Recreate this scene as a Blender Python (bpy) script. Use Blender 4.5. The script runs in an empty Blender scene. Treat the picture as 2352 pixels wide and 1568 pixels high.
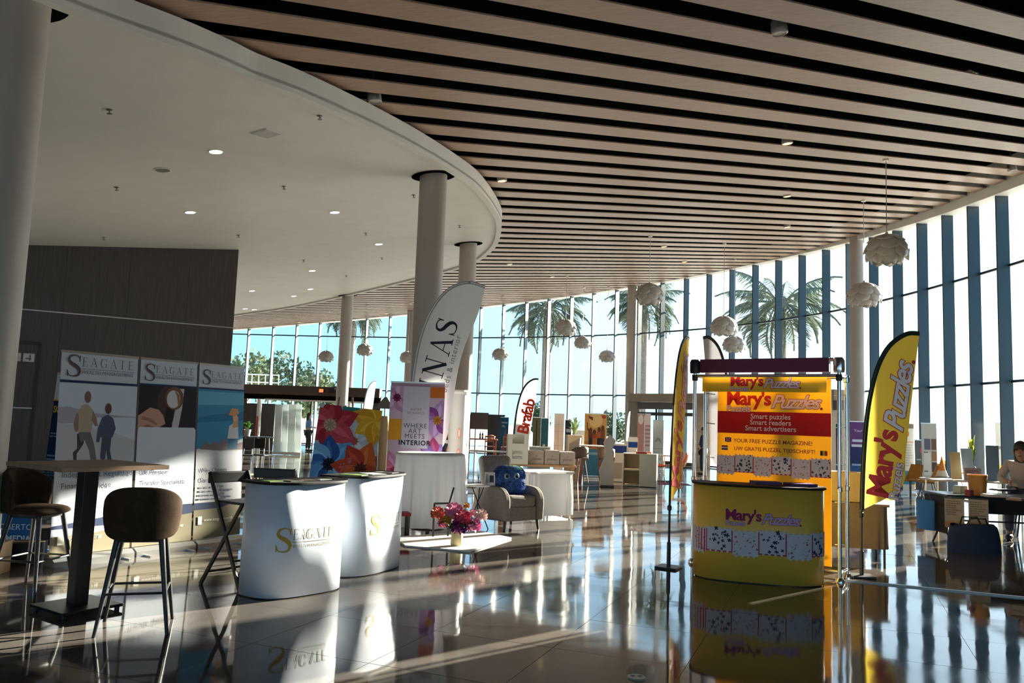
import bpy, math, random
from mathutils import Vector, Matrix
random.seed(7)
SC = bpy.context.scene
COL = SC.collection
PI = math.pi
# ------------------------------------------------------------------ camera
FPX, EYE = 1850.0, 1.52
_p, _r = math.atan(185.6 / 1850), math.atan(.0366)
CF = Vector((0, math.cos(_p), math.sin(_p)))
_u0 = Vector((0, -math.sin(_p), math.cos(_p)))
CR = Vector((math.cos(_r), 0, 0)) + _u0 * math.sin(_r)
CU = Vector((-math.sin(_r), 0, 0)) + _u0 * math.cos(_r)
CL = Vector((0, 0, EYE))
cd = bpy.data.cameras.new('camera'); cam = bpy.data.objects.new('camera', cd); COL.objects.link(cam)
cd.sensor_fit = 'HORIZONTAL'; cd.sensor_width = 36; cd.lens = FPX * 36 / 2352
cd.clip_start = .05; cd.clip_end = 2000
m = Matrix.Identity(4)
for i in range(3):
    m[i][0], m[i][1], m[i][2], m[i][3] = CR[i], CU[i], -CF[i], CL[i]
cam.matrix_world = m
SC.camera = cam
# ------------------------------------------------------------------ light
SKY = 1.18
SUN_AZ, SUN_EL = math.radians(49), math.radians(18)
wd = bpy.data.worlds.new('sky'); SC.world = wd; wd.use_nodes = True
wn = wd.node_tree; wn.nodes.clear()
def _n(t, **k):
    n = wn.nodes.new(t)
    for q, v in k.items(): setattr(n, q, v)
    return n
_tc = _n('ShaderNodeTexCoord'); _nm = _n('ShaderNodeVectorMath', operation='NORMALIZE'); wn.links.new(_tc.outputs['Generated'], _nm.inputs[0])
_sx = _n('ShaderNodeSeparateXYZ'); wn.links.new(_nm.outputs[0], _sx.inputs[0])
_pw = _n('ShaderNodeMath', operation='POWER', use_clamp=True); _pw.inputs[1].default_value = .6; _cl = _n('ShaderNodeMath', operation='MAXIMUM'); _cl.inputs[1].default_value = 0
wn.links.new(_sx.outputs[2], _cl.inputs[0]); wn.links.new(_cl.outputs[0], _pw.inputs[0])
_mx = _n('ShaderNodeMixRGB'); _mx.inputs[1].default_value = (.43, .83, 1.06, 1); _mx.inputs[2].default_value = (.16, .44, .92, 1); wn.links.new(_pw.outputs[0], _mx.inputs[0])
_dt = _n('ShaderNodeVectorMath', operation='DOT_PRODUCT'); wn.links.new(_nm.outputs[0], _dt.inputs[0])
_dt.inputs[1].default_value = (math.sin(SUN_AZ) * math.cos(SUN_EL), math.cos(SUN_AZ) * math.cos(SUN_EL), math.sin(SUN_EL))
_c2 = _n('ShaderNodeMath', operation='MAXIMUM'); _c2.inputs[1].default_value = 0; wn.links.new(_dt.outputs['Value'], _c2.inputs[0])
_p2 = _n('ShaderNodeMath', operation='POWER'); _p2.inputs[1].default_value = 4; wn.links.new(_c2.outputs[0], _p2.inputs[0])
_gl = _n('ShaderNodeMixRGB', blend_type='ADD'); _gl.inputs[2].default_value = (1.3, 1.2, 1.1, 1)
wn.links.new(_p2.outputs[0], _gl.inputs[0]); wn.links.new(_mx.outputs[0], _gl.inputs[1])
_bg = wn.nodes.new('ShaderNodeBackground'); _bg.inputs[1].default_value = SKY
_wo = wn.nodes.new('ShaderNodeOutputWorld')
wn.links.new(_gl.outputs[0], _bg.inputs[0]); wn.links.new(_bg.outputs[0], _wo.inputs[0])
sl = bpy.data.lights.new('sun', 'SUN'); sl.energy = 36; sl.color = (1, .86, .68); sl.angle = math.radians(.6)
so = bpy.data.objects.new('sun', sl); COL.objects.link(so)
SUNV = Vector((math.sin(SUN_AZ) * math.cos(SUN_EL), math.cos(SUN_AZ) * math.cos(SUN_EL), math.sin(SUN_EL)))
so.rotation_euler = SUNV.to_track_quat('Z', 'Y').to_euler(); so.location = SUNV * 120
vs = SC.view_settings
vs.view_transform = 'Standard'; vs.look = 'None'; vs.exposure = 0.32; vs.gamma = 1; vs.use_curve_mapping = False
cy = SC.cycles; cy.max_bounces = 6; cy.diffuse_bounces = 3; cy.glossy_bounces = 3; cy.transmission_bounces = 3; cy.transparent_max_bounces = 12; cy.adaptive_threshold = .08
# ------------------------------------------------------------------ helpers
def ray(px, py): return CF + CR * ((px - 1176) / FPX) - CU * ((py - 784) / FPX)
def P(px, py, z=0.0):
    d = ray(px, py); return CL + d * ((z - EYE) / d.z)
def PY(px, py, Y):
    d = ray(px, py); return CL + d * (Y / d.y)
CEIL = (5.39, .1096, .0503)          # height of the slatted ceiling: c + a x + b y
def PC(px, py, dz=0.0):
    d = ray(px, py); t = (CEIL[0] + dz - EYE) / (d.z - CEIL[1] * d.x - CEIL[2] * d.y); return CL + d * t
def ceil_z(x, y): return CEIL[0] + CEIL[1] * x + CEIL[2] * y

MATS = {}
def mat(name, col, rough=.5, metal=0, spec=.5, var=0, scale=8, bump=0, bscale=60, emit=0, trans=0, coat=0, stretch=None, alpha=None):
    if name in MATS: return MATS[name]
    mt = bpy.data.materials.new(name); mt.use_nodes = True; nt = mt.node_tree; N = nt.nodes; L = nt.links
    b = N['Principled BSDF']; c = (*col, 1)
    b.inputs['Base Color'].default_value = c; b.inputs['Roughness'].default_value = rough
    b.inputs['Metallic'].default_value = metal; b.inputs['Specular IOR Level'].default_value = spec
    b.inputs['Coat Weight'].default_value = coat
    if emit:
        b.inputs['Emission Color'].default_value = c; b.inputs['Emission Strength'].default_value = emit
    if var or bump:
        tc = N.new('ShaderNodeTexCoord'); mp = N.new('ShaderNodeMapping'); L.new(tc.outputs['Object'], mp.inputs[0])
        if stretch: mp.inputs['Scale'].default_value = stretch
    if var:
        nz = N.new('ShaderNodeTexNoise'); nz.inputs['Scale'].default_value = scale; nz.inputs['Detail'].default_value = 4
        L.new(mp.outputs[0], nz.inputs['Vector'])
        rp = N.new('ShaderNodeValToRGB'); L.new(nz.outputs['Fac'], rp.inputs[0])
        rp.color_ramp.elements[0].position = .3; rp.color_ramp.elements[1].position = .7
        rp.color_ramp.elements[0].color = (*[max(0, x * (1 - var)) for x in col], 1)
        rp.color_ramp.elements[1].color = (*[min(1, x * (1 + var)) for x in col], 1)
        L.new(rp.outputs[0], b.inputs['Base Color'])
    if bump:
        n2 = N.new('ShaderNodeTexNoise'); n2.inputs['Scale'].default_value = bscale; n2.inputs['Detail'].default_value = 3
        L.new(mp.outputs[0], n2.inputs['Vector'])
        bp = N.new('ShaderNodeBump'); bp.inputs['Strength'].default_value = bump; bp.inputs['Distance'].default_value = .01
        L.new(n2.outputs['Fac'], bp.inputs['Height']); L.new(bp.outputs[0], b.inputs['Normal'])
    if trans:      # thin cloth or paper that lets light through
        tl = N.new('ShaderNodeBsdfTranslucent'); mx = N.new('ShaderNodeMixShader'); mx.inputs[0].default_value = trans
        src = b.inputs['Base Color'].links[0].from_socket if b.inputs['Base Color'].links else None
        if src: L.new(src, tl.inputs[0])
        else: tl.inputs[0].default_value = c
        L.new(b.outputs[0], mx.inputs[1]); L.new(tl.outputs[0], mx.inputs[2]); L.new(mx.outputs[0], N['Material Output'].inputs[0])
        if alpha:
            tp = N.new('ShaderNodeBsdfTransparent'); m2 = N.new('ShaderNodeMixShader'); m2.inputs[0].default_value = alpha
            L.new(tp.outputs[0], m2.inputs[1]); L.new(mx.outputs[0], m2.inputs[2]); L.new(m2.outputs[0], N['Material Output'].inputs[0])
    MATS[name] = mt; return mt
def srgb(r, g, b):
    f = lambda v: (v / 255 / 12.92) if v / 255 <= .04045 else ((v / 255 + .055) / 1.055) ** 2.4
    return (f(r), f(g), f(b))
def ink(r, g, b, trans=.0):           # printed colour, given as sRGB bytes
    return mat('print_%d_%d_%d' % (r, g, b) + ('t' if trans else ''), srgb(r, g, b), .6, spec=.25, trans=trans)

class MB:
    def __init__(s): s.v = []; s.f = []; s.k = []; s.mats = []
    def add(s, vs, fs, mt=None):
        o = len(s.v); s.v += [tuple(v) for v in vs]
        if mt is not None and mt not in s.mats: s.mats.append(mt)
        k = s.mats.index(mt) if mt is not None else 0
        for f in fs: s.f.append([i + o for i in f]); s.k.append(k)
        return s
    def box(s, x, y, z, sx, sy, sz, rz=0, M=None, mt=None):      # centre and full sizes
        vs = [Vector((a * sx / 2, b * sy / 2, c * sz / 2)) for a in (-1, 1) for b in (-1, 1) for c in (-1, 1)]
        R = M if M else Matrix.Rotation(rz, 3, 'Z')
        vs = [R @ v + Vector((x, y, z)) for v in vs]
        return s.add(vs, [(0, 1, 3, 2), (4, 6, 7, 5), (0, 4, 5, 1), (2, 3, 7, 6), (0, 2, 6, 4), (1, 5, 7, 3)], mt)
    def bar(s, p0, p1, w, h, mt=None, up=(0, 0, 1)):            # box between two points
        p0, p1 = Vector(p0), Vector(p1); d = (p1 - p0); l = d.length; d.normalize(); up = Vector(up)
        if abs(d.dot(up)) > .98: up = Vector((0, 1, 0))
        a = d.cross(up).normalized(); b = a.cross(d)
        M = Matrix((d, a, b)).transposed(); c = (p0 + p1) / 2
        return s.box(c.x, c.y, c.z, l, w, h, M=M, mt=mt)
    def tube(s, pts, r, n=8, mt=None, cap=True):
        pts = [Vector(p) for p in pts]; rs = r if isinstance(r, (list, tuple)) else [r] * len(pts); vs = []; up = None
        for i, p in enumerate(pts):
            d = (pts[min(i + 1, len(pts) - 1)] - pts[max(i - 1, 0)]).normalized()
            if up is None: up = Vector((1, 0, 0)) if abs(d.x) < .9 else Vector((0, 1, 0))
            a = d.cross(up).normalized(); b = d.cross(a); up = -b if False else up
            for k in range(n):
                t = 2 * PI * k / n; vs.append(p + (a * math.cos(t) + b * math.sin(t)) * rs[i])
        fs = [(i * n + k, i * n + (k + 1) % n, (i + 1) * n + (k + 1) % n, (i + 1) * n + k) for i in range(len(pts) - 1) for k in range(n)]
        if cap: fs += [tuple(range(n))[::-1], tuple(range((len(pts) - 1) * n, len(pts) * n))]
        return s.add(vs, fs, mt)
    def lathe(s, prof, n=24, c=(0, 0, 0), mt=None, a0=0, a1=2 * PI, wob=None):
        full = abs(a1 - a0 - 2 * PI) < 1e-6; m_ = n if full else n + 1; vs = []
        for r, z in prof:
            for k in range(m_):
                t = a0 + (a1 - a0) * k / n; q = r * (wob(t, z) if wob else 1)
                vs.append((c[0] + q * math.cos(t), c[1] + q * math.sin(t), c[2] + z))
        fs = [(i * m_ + k, i * m_ + (k + 1) % m_, (i + 1) * m_ + (k + 1) % m_, (i + 1) * m_ + k) for i in range(len(prof) - 1) for k in range(n)]
        return s.add(vs, fs, mt)
    def prism(s, pts, z0, z1, mt=None):                         # plan polygon extruded upwards
        n = len(pts); vs = [(x, y, z0) for x, y in pts] + [(x, y, z1) for x, y in pts]
        return s.add(vs, [tuple(range(n))[::-1], tuple(range(n, 2 * n))] + [(i, (i + 1) % n, n + (i + 1) % n, n + i) for i in range(n)], mt)
    def slab(s, pts, y0, y1, mt=None):                          # x-z outline extruded along y
        n = len(pts); vs = [(x, y0, z) for x, z in pts] + [(x, y1, z) for x, z in pts]
        return s.add(vs, [tuple(range(n)), tuple(range(n, 2 * n))[::-1]] + [(i, n + i, n + (i + 1) % n, (i + 1) % n) for i in range(n)], mt)
    def grid(s, fn, nu, nv, mt=None, close=False):
        vs = [fn(i / nu, j / nv) for i in range(nu + 1) for j in range(nv + 1)]; w = nv + 1
        return s.add(vs, [(i * w + j, (i + 1) * w + j, (i + 1) * w + j + 1, i * w + j + 1) for i in range(nu) for j in range(nv)], mt)
    def sph(s, c, r, nu=12, nv=8, mt=None):
        r = r if isinstance(r, (tuple, list)) else (r, r, r)
        def fn(a, b):
            t, q = 2 * PI * a, PI * b; return (c[0] + r[0] * math.sin(q) * math.cos(t), c[1] + r[1] * math.sin(q) * math.sin(t), c[2] - r[2] * math.cos(q))
        return s.grid(fn, nu, nv, mt)
    def build(s, name, parent=None, mt=None, smooth=0, bevel=0, seg=2, sub=0, loc=None, rot=None, solid=0, cat=None, label=None, group=None, kind=None):
        me = bpy.data.meshes.new(name); me.from_pydata(s.v, [], s.f)
        for q in (s.mats or [mt]): me.materials.append(q)
        if len(s.mats) > 1: me.polygons.foreach_set('material_index', s.k)
        if smooth:
            me.shade_smooth(); me.set_sharp_from_angle(angle=math.radians(smooth))
        o = bpy.data.objects.new(name, me); COL.objects.link(o)
        if parent: o.parent = parent
        if loc is not None: o.location = loc
        if rot is not None: o.rotation_euler = rot
        if solid:
            q = o.modifiers.new('thickness', 'SOLIDIFY'); q.thickness = solid; q.offset = 0
        if bevel:
            q = o.modifiers.new('bevel', 'BEVEL'); q.width = bevel; q.segments = seg; q.limit_method = 'ANGLE'
        if sub:
            q = o.modifiers.new('sub', 'SUBSURF'); q.levels = sub; q.render_levels = sub
        tag(o, label, cat, group, kind); return o
def tag(o, label=None, cat=None, group=None, kind=None):
    if label: o['label'] = label
    if cat: o['category'] = cat
    if group: o['group'] = group
    if kind: o['kind'] = kind
    return o
def thing(name, label=None, cat=None, loc=(0, 0, 0), rz=0, group=None, kind=None):
    o = bpy.data.objects.new(name, None); COL.objects.link(o); o.empty_display_size = .1
    o.location = loc; o.rotation_euler = (0, 0, rz); return tag(o, label, cat, group, kind)
def copy_tree(o, parent=None):
    c = o.copy(); COL.objects.link(c); c.parent = parent
    for ch in list(o.children): copy_tree(ch, c)
    return c
def again(o, label, loc, rz=0, group=None):
    c = copy_tree(o); c.location = loc; c.rotation_euler = (0, 0, rz); c['label'] = label
    if group: c['group'] = group
    return c
def catm(pts, n=8):
    out = []; q = [pts[0]] + list(pts) + [pts[-1]]
    for i in range(1, len(q) - 2):
        for k in range(n):
            t = k / n; a, b, c, d = q[i - 1], q[i], q[i + 1], q[i + 2]
            out.append(tuple(.5 * ((2 * b[j]) + (c[j] - a[j]) * t + (2 * a[j] - 5 * b[j] + 4 * c[j] - d[j]) * t * t + (3 * b[j] - a[j] - 3 * c[j] + d[j]) * t ** 3) for j in range(len(b))))
    return out + [tuple(pts[-1])]
def flat(u, v, o): return (u, -o, v)
def E(cx, cz, rx, rz, n=14, rot=0):
    c, s = math.cos(rot), math.sin(rot)
    return [(cx + rx * math.cos(2 * PI * k / n) * c - rz * math.sin(2 * PI * k / n) * s, cz + rx * math.cos(2 * PI * k / n) * s + rz * math.sin(2 * PI * k / n) * c) for k in range(n)]
def Q(u0, v0, u1, v1): return [(u0, v0), (u1, v0), (u1, v1), (u0, v1)]
def petal(cx, cz, a, l, w, n=8):      # a leaf or petal outline leaving (cx,cz) at angle a
    o = []
    for k in range(n + 1):
        t = k / n; o.append((l * t, w * math.sin(PI * t ** .75)))
    o += [(x, -y) for x, y in o[-2:0:-1]]
    c, s = math.cos(a), math.sin(a); return [(cx + x * c - y * s, cz + x * s + y * c) for x, y in o]
def prints(parent, items, surf=flat, o0=.0015, name='print', step=.0004, trans=0):
    b = MB()
    for i, (c, pts) in enumerate(items):
        mt = ink(*c, trans=trans)
        if len(pts) == 4 and surf is not flat and abs(pts[0][0] - pts[1][0]) > .06:
            n = int(abs(pts[0][0] - pts[1][0]) / .04) + 1
            for k in range(n):
                f = lambda p, q, t: (p[0] + (q[0] - p[0]) * t, p[1] + (q[1] - p[1]) * t)
                qd = [f(pts[0], pts[1], k / n), f(pts[0], pts[1], (k + 1) / n), f(pts[3], pts[2], (k + 1) / n), f(pts[3], pts[2], k / n)]
                b.add([surf(u, v, o0 + step * i) for u, v in qd], [(0, 1, 2, 3)], mt)
        else: b.add([surf(u, v, o0 + step * i) for u, v in pts], [tuple(range(len(pts)))], mt)
    return b.build(name, parent, kind='stuff')
def txt(parent, s, u, v, size, col, surf=flat, bold=0, shear=0, sp=1, al='CENTER', o=.004, ang=0, name='lettering', outline=None, ow=.05, tr=0):
    def one(bo, mt, off):
        cu = bpy.data.curves.new('t', 'FONT'); cu.body = s; cu.size = size; cu.offset = bo * size; cu.shear = shear; cu.space_character = sp
        cu.align_x = al; cu.resolution_u = 3
        ob = bpy.data.objects.new('t', cu); me = bpy.data.meshes.new_from_object(ob); bpy.data.objects.remove(ob)
        c, sn = math.cos(ang), math.sin(ang)
        for w in me.vertices:
            x, y = w.co.x, w.co.y; w.co = surf(u + x * c - y * sn, v + x * sn + y * c, off)
        me.materials.clear(); me.materials.append(mt); me.name = name
        ob = bpy.data.objects.new(name, me); COL.objects.link(ob); ob.parent = parent; ob['kind'] = 'stuff'; return ob
    if outline: one(bold + ow, ink(*outline, trans=tr), o - .0012)
    return one(bold, ink(*col, trans=tr) if isinstance(col, tuple) else col, o)
# a small serif alphabet: centre lines with widths, (x, y, w) in a unit-high box
SER = {
 'S': (.74, [[(.62, .76, .03), (.57, .92, .05), (.38, .98, .06), (.18, .91, .1), (.13, .75, .13), (.24, .61, .16), (.42, .51, .18), (.58, .38, .17), (.63, .22, .13), (.55, .07, .09), (.36, .02, .05), (.16, .07, .045), (.08, .25, .03)], [(.62, .7, .05), (.64, .98, .05)], [(.08, .02, .05), (.07, .3, .05)]]),
 'E': (.7, [[(.2, 0, .13), (.2, 1, .13)], [(.06, .98, .045), (.62, .98, .045)], [(.06, .02, .045), (.64, .02, .045)], [(.2, .52, .04), (.5, .52, .04)], [(.62, .98, .05), (.62, .8, .02)], [(.64, .02, .05), (.66, .22, .02)], [(.5, .42, .03), (.5, .62, .03)]]),
 'A': (.86, [[(.14, .02, .045), (.42, 1, .045)], [(.42, 1, .12), (.74, .02, .14)], [(.23, .34, .04), (.62, .34, .04)], [(.02, .02, .04), (.28, .02, .04)], [(.58, .02, .04), (.88, .02, .04)]]),
 'G': (.9, [[(.74, .74, .03), (.66, .92, .05), (.45, .98, .06), (.2, .86, .12), (.12, .5, .15), (.2, .14, .12), (.45, .02, .06), (.64, .05, .06), (.72, .16, .11), (.72, .4, .12)], [(.56, .41, .04), (.86, .41, .04)], [(.75, .7, .05), (.75, .98, .05)]]),
 'T': (.78, [[(.39, 0, .13), (.39, 1, .13)], [(.04, .98, .045), (.74, .98, .045)], [(.04, .98, .05), (.02, .76, .02)], [(.74, .98, .05), (.76, .76, .02)], [(.22, .02, .04), (.56, .02, .04)]]),
 'I': (.42, [[(.2, 0, .14), (.2, 1, .14)], [(.04, .98, .04), (.36, .98, .04)], [(.04, .02, .04), (.36, .02, .04)]]),
 'N': (.95, [[(.18, .02, .045), (.18, .98, .045)], [(.18, 1, .15), (.76, .0, .15)], [(.76, .02, .045), (.76, .98, .045)], [(.02, .98, .04), (.24, .98, .04)], [(.04, .02, .04), (.34, .02, .04)], [(.6, .98, .04), (.92, .98, .04)]])}
def serif(parent, s, u, v, size, col, surf=flat, sp=.12, o=.004, ang=0, slant=0, name='lettering', thin=1.0):
    b = MB(); x0 = 0; mt = ink(*col); ca, sa = math.cos(ang), math.sin(ang)
    for ch in s:
        w, st = SER[ch]
        for q in st:
            q = catm(q, 4) if len(q) > 2 else q; L, R = [], []
            for i, (x, y, ww) in enumerate(q):
                a, c = q[max(i - 1, 0)], q[min(i + 1, len(q) - 1)]; dx, dy = c[0] - a[0], c[1] - a[1]; l = math.hypot(dx, dy) or 1
                ww = max(ww * thin, .02)
                L.append((x - dy / l * ww / 2, y + dx / l * ww / 2)); R.append((x + dy / l * ww / 2, y - dx / l * ww / 2))
            def T(p):
                X, Y = (p[0] + x0 + slant * p[1]) * size, p[1] * size; return surf(u + X * ca - Y * sa, v + X * sa + Y * ca, o)
            for i in range(len(q) - 1): b.add([T(L[i]), T(R[i]), T(R[i + 1]), T(L[i + 1])], [(0, 1, 2, 3)], mt)
        x0 += w + sp
    return b.build(name, parent, kind='stuff')
# ------------------------------------------------------------------ materials of the shell
M_white = mat('white_plaster', (.78, .76, .72), .55, var=.03, scale=2)
M_col = mat('column_paint', (.42, .37, .33), .5, var=.04, scale=3)
M_black = mat('black_void', (.006, .006, .006), .9, spec=0)
M_slat = mat('ceiling_wood', (.43, .29, .215), .42, var=.12, scale=3, stretch=(.6, 14, 14))
M_wood = mat('wall_veneer', (.06, .05, .048), .5, var=.35, scale=5, stretch=(18, 18, .35))
M_mull = mat('mullion_paint', (.022, .05, .075), .35, spec=.5)
M_dark = mat('dark_metal', (.012, .012, .013), .45)
M_chrome = mat('chrome', (.7, .7, .7), .16, metal=1)
M_grey = mat('portal_paint', (.30, .25, .21), .6, var=.05)
def glass_mat(name, tint, refl=.08):
    mt = bpy.data.materials.new(name); mt.use_nodes = True; nt = mt.node_tree; nt.nodes.clear()
    tr = nt.nodes.new('ShaderNodeBsdfTransparent'); tr.inputs[0].default_value = (*tint, 1)
    gl = nt.nodes.new('ShaderNodeBsdfGlossy'); gl.inputs['Roughness'].default_value = .02
    fr = nt.nodes.new('ShaderNodeFresnel'); fr.inputs[0].default_value = 1.35
    mx = nt.nodes.new('ShaderNodeMixShader'); ou = nt.nodes.new('ShaderNodeOutputMaterial')
    nt.links.new(fr.outputs[0], mx.inputs[0]); nt.links.new(tr.outputs[0], mx.inputs[1]); nt.links.new(gl.outputs[0], mx.inputs[2]); nt.links.new(mx.outputs[0], ou.inputs[0])
    MATS[name] = mt; return mt
M_glass = glass_mat('window_glass', (.86, .95, .97))
# ------------------------------------------------------------------ floor: polished stone tiles
def floor_mat(joints):
    mt = mat('polished_stone' + ('_far' if joints else ''), (.085, .073, .066), .09, spec=.62, var=.22, scale=2.2)
    nt = mt.node_tree; N, L = nt.nodes, nt.links; b = N['Principled BSDF']
    tc = N.new('ShaderNodeNewGeometry'); n1 = N.new('ShaderNodeTexNoise'); n1.inputs['Scale'].default_value = 1.6; n1.inputs['Detail'].default_value = 1.5
    L.new(tc.outputs['Position'], n1.inputs['Vector'])
    bp = N.new('ShaderNodeBump'); bp.inputs['Strength'].default_value = .35; bp.inputs['Distance'].default_value = .006
    L.new(n1.outputs['Fac'], bp.inputs['Height']); L.new(bp.outputs[0], b.inputs['Normal'])
    n3 = N.new('ShaderNodeTexNoise'); n3.inputs['Scale'].default_value = .9; n3.inputs['Detail'].default_value = 5; L.new(tc.outputs['Position'], n3.inputs['Vector'])
    mr = N.new('ShaderNodeMapRange'); mr.inputs[1].default_value = .35; mr.inputs[2].default_value = .7; mr.inputs[3].default_value = .03; mr.inputs[4].default_value = .10
    L.new(n3.outputs['Fac'], mr.inputs[0]); L.new(mr.outputs[0], b.inputs['Roughness'])
    if joints:
        mp = N.new('ShaderNodeMapping'); mp.inputs['Rotation'].default_value = (0, 0, math.radians(22)); L.new(tc.outputs['Position'], mp.inputs[0])
        bk = N.new('ShaderNodeTexBrick'); bk.offset = 0; bk.inputs['Scale'].default_value = 1; bk.inputs['Brick Width'].default_value = TILE; bk.inputs['Row Height'].default_value = TILE
        bk.inputs['Mortar Size'].default_value = .003; bk.inputs['Color1'].default_value = bk.inputs['Color2'].default_value = (1, 1, 1, 1); bk.inputs['Mortar'].default_value = (.4, .4, .4, 1)
        L.new(mp.outputs[0], bk.inputs['Vector']); mu = N.new('ShaderNodeMixRGB'); mu.blend_type = 'MULTIPLY'; mu.inputs[0].default_value = 1
        L.new(b.inputs['Base Color'].links[0].from_socket, mu.inputs[1]); L.new(bk.outputs[0], mu.inputs[2]); L.new(mu.outputs[0], b.inputs['Base Color'])
    return mt
TILE = .9
M_floor, M_floor2 = floor_mat(False), floor_mat(True)
WALL = [(-22.867, 42.808), (-19.179, 42.877), (-15.87, 42.773), (-12.877, 42.538), (-10.14, 42.194), (-7.613, 41.752), (-5.259, 41.21), (-3.054, 40.56), (-.983, 39.791), (.957, 38.894), (2.762, 37.863), (4.422, 36.696), (5.924, 35.398), (7.254, 33.98), (8.403, 32.46), (9.362, 30.859), (10.134, 29.202), (10.724, 27.513), (11.149, 25.815), (11.433, 24.125), (11.604, 22.453), (11.698, 20.795), (11.751, 19.138), (11.775, 17.7), (11.797, 15.4)]
plan = [(-22.87, -8), (11.9, -8)] + WALL[::-1]
fl = MB().prism(plan, -.2, -.003).build('floor', None, M_floor2, kind='structure')
tm = MB().box(0, 0, -.01, TILE - .004, TILE - .004, .02); t0 = None
ca, sa = math.cos(math.radians(-22)), math.sin(math.radians(-22)); cand = []
for i in range(-16, 17):
    for j in range(-2, 24):
        u, v = (i + .5) * TILE, (j + .5) * TILE; x, y = u * ca - v * sa, u * sa + v * ca
        if 2.2 < y < 14 and abs(x) < .72 * y + .8 and x < 11: cand.append((math.hypot(x, y), x, y))
cand.sort()
for k, (_, x, y) in enumerate(cand[:290]):
    if t0 is None: t0 = tm.build('tile', fl, M_floor); o = t0
    else: o = t0.copy(); COL.objects.link(o); o.parent = fl
    o.location = (x, y, 0); o.rotation_euler = (random.gauss(0, .0006), random.gauss(0, .0006), math.radians(-22))
# ------------------------------------------------------------------ slatted ceiling and the dark void above
SA = math.radians(28.2); sd = Vector((math.cos(SA), math.sin(SA))); sn_ = Vector((-math.sin(SA), math.cos(SA)))
g0, g6 = PC(1176, 28), PC(1176, 332); va = g0.x * sn_.x + g0.y * sn_.y; pitch = ((g6.x * sn_.x + g6.y * sn_.y) - va) / 6
GAP = pitch * .44
rv = MB(); pts = [(-23.1, -8.2), (12.2, -8.2)] + [(x + .25, y + .25) for x, y in WALL[::-1]]; n = len(pts)
rv.add([(x, y, ceil_z(x, y) + .55) for x, y in pts] + [(x, y, ceil_z(x, y) + .95) for x, y in pts], [tuple(range(n)), tuple(range(n, 2 * n))[::-1]] + [(i, (i + 1) % n, n + (i + 1) % n, n + i) for i in range(n)])
ce = rv.build('ceiling', None, M_black, kind='structure')
def wall_hit(px, py, dx, dy):
    best = None
    for (ax, ay), (bx, by) in zip(WALL[:-1], WALL[1:]):
        ex, ey = bx - ax, by - ay; den = dx * ey - dy * ex
        if abs(den) < 1e-9: continue
        t = ((ax - px) * ey - (ay - py) * ex) / den; k = ((ax - px) * dy - (ay - py) * dx) / den
        if 0 <= k <= 1 and t > 0 and (best is None or t > best): best = t
    return best
k = -24
while True:
    vc = va + (k + .5) * pitch; k += 1
    o = sn_ * vc; us = (-22.5 - o.x) / sd.x
    a = o + sd * us
    t = wall_hit(a.x, a.y, sd.x, sd.y)
    if t is None:
        if vc > 30: break
        t = (11.6 - a.x) / sd.x
    e = a + sd * (t - .05); b = MB(); w = (pitch - GAP) / 2
    vs_ = []; fs_ = []; ns = max(1, int((e - a).length / 1.6))
    for i in range(ns + 1):
        q = a + (e - a) * (i / ns)
        for s_ in (-1, 1):
            c = q + sn_ * (s_ * w)
            for dz in (0, .02): vs_.append((c.x, c.y, ceil_z(c.x, c.y) + dz))
        if i < ns:
            for f in ((0, 4, 5, 1), (2, 3, 7, 6), (0, 2, 6, 4), (1, 5, 7, 3)): fs_.append(tuple(i * 4 + j for j in f))
    b.add(vs_, fs_ + [(0, 1, 3, 2), (ns * 4, ns * 4 + 2, ns * 4 + 3, ns * 4 + 1)])
    b.build('slat', ce, M_slat)
    if vc > 52: break
# ------------------------------------------------------------------ curved glass wall
MUL = [(-17.83, 42.85), (-16.59, 42.81), (-15.26, 42.73), (-13.928, 42.62), (-12.597, 42.502), (-11.319, 42.342), (-10.064, 42.181), (-8.828, 41.965), (-7.535, 41.734), (-6.279, 41.445), (-5.062, 41.152), (-3.867, 40.8), (-2.69, 40.425), (-1.532, 39.995), (-.393, 39.518), (.72, 39.004), (1.791, 38.418), (2.835, 37.811), (3.823, 37.117), (4.794, 36.374), (5.72, 35.574), (6.575, 34.704), (7.41, 33.774), (8.143, 32.803), (8.819, 31.765), (9.427, 30.72), (9.954, 29.587), (10.41, 28.412), (10.8, 27.21), (11.107, 25.985), (11.328, 24.749), (11.494, 23.53), (11.611, 22.325), (11.679, 21.126), (11.724, 20.002), (11.756, 18.85), (11.775, 17.7), (11.788, 16.55), (11.797, 15.4)]
T1, T2 = 2.90, 5.66
gw = thing('window_1', kind='structure')
for i, (x, y) in enumerate(MUL):
    a, c = MUL[max(i - 1, 0)], MUL[min(i + 1, len(MUL) - 1)]; tx, ty = c[0] - a[0], c[1] - a[1]; l = math.hypot(tx, ty); tx, ty = tx / l, ty / l
    nx, ny = ty, -tx
    h = ceil_z(x, y) + .1; ang = math.atan2(ty, tx)
    MB().box(x + nx * .14, y + ny * .14, h / 2, .05, .30, h, rz=ang).build('mullion', gw, M_mull)
    if i < len(MUL) - 1:
        x2, y2 = MUL[i + 1]; h2 = ceil_z(x2, y2) + .1; zs = [0.05, T1, T2]
        for j, z0 in enumerate(zs):
            za, zb = (zs[j + 1], zs[j + 1]) if j < 2 else (h, h2)
            MB().add([(x, y, z0), (x2, y2, z0), (x2, y2, zb), (x, y, za)], [(0, 1, 2, 3)]).build('pane', gw, M_glass)
        for z0 in (T1, T2, .04):
            MB().bar((x, y, z0), (x2, y2, z0), .07, .06).build('transom', gw, M_mull)
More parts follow.
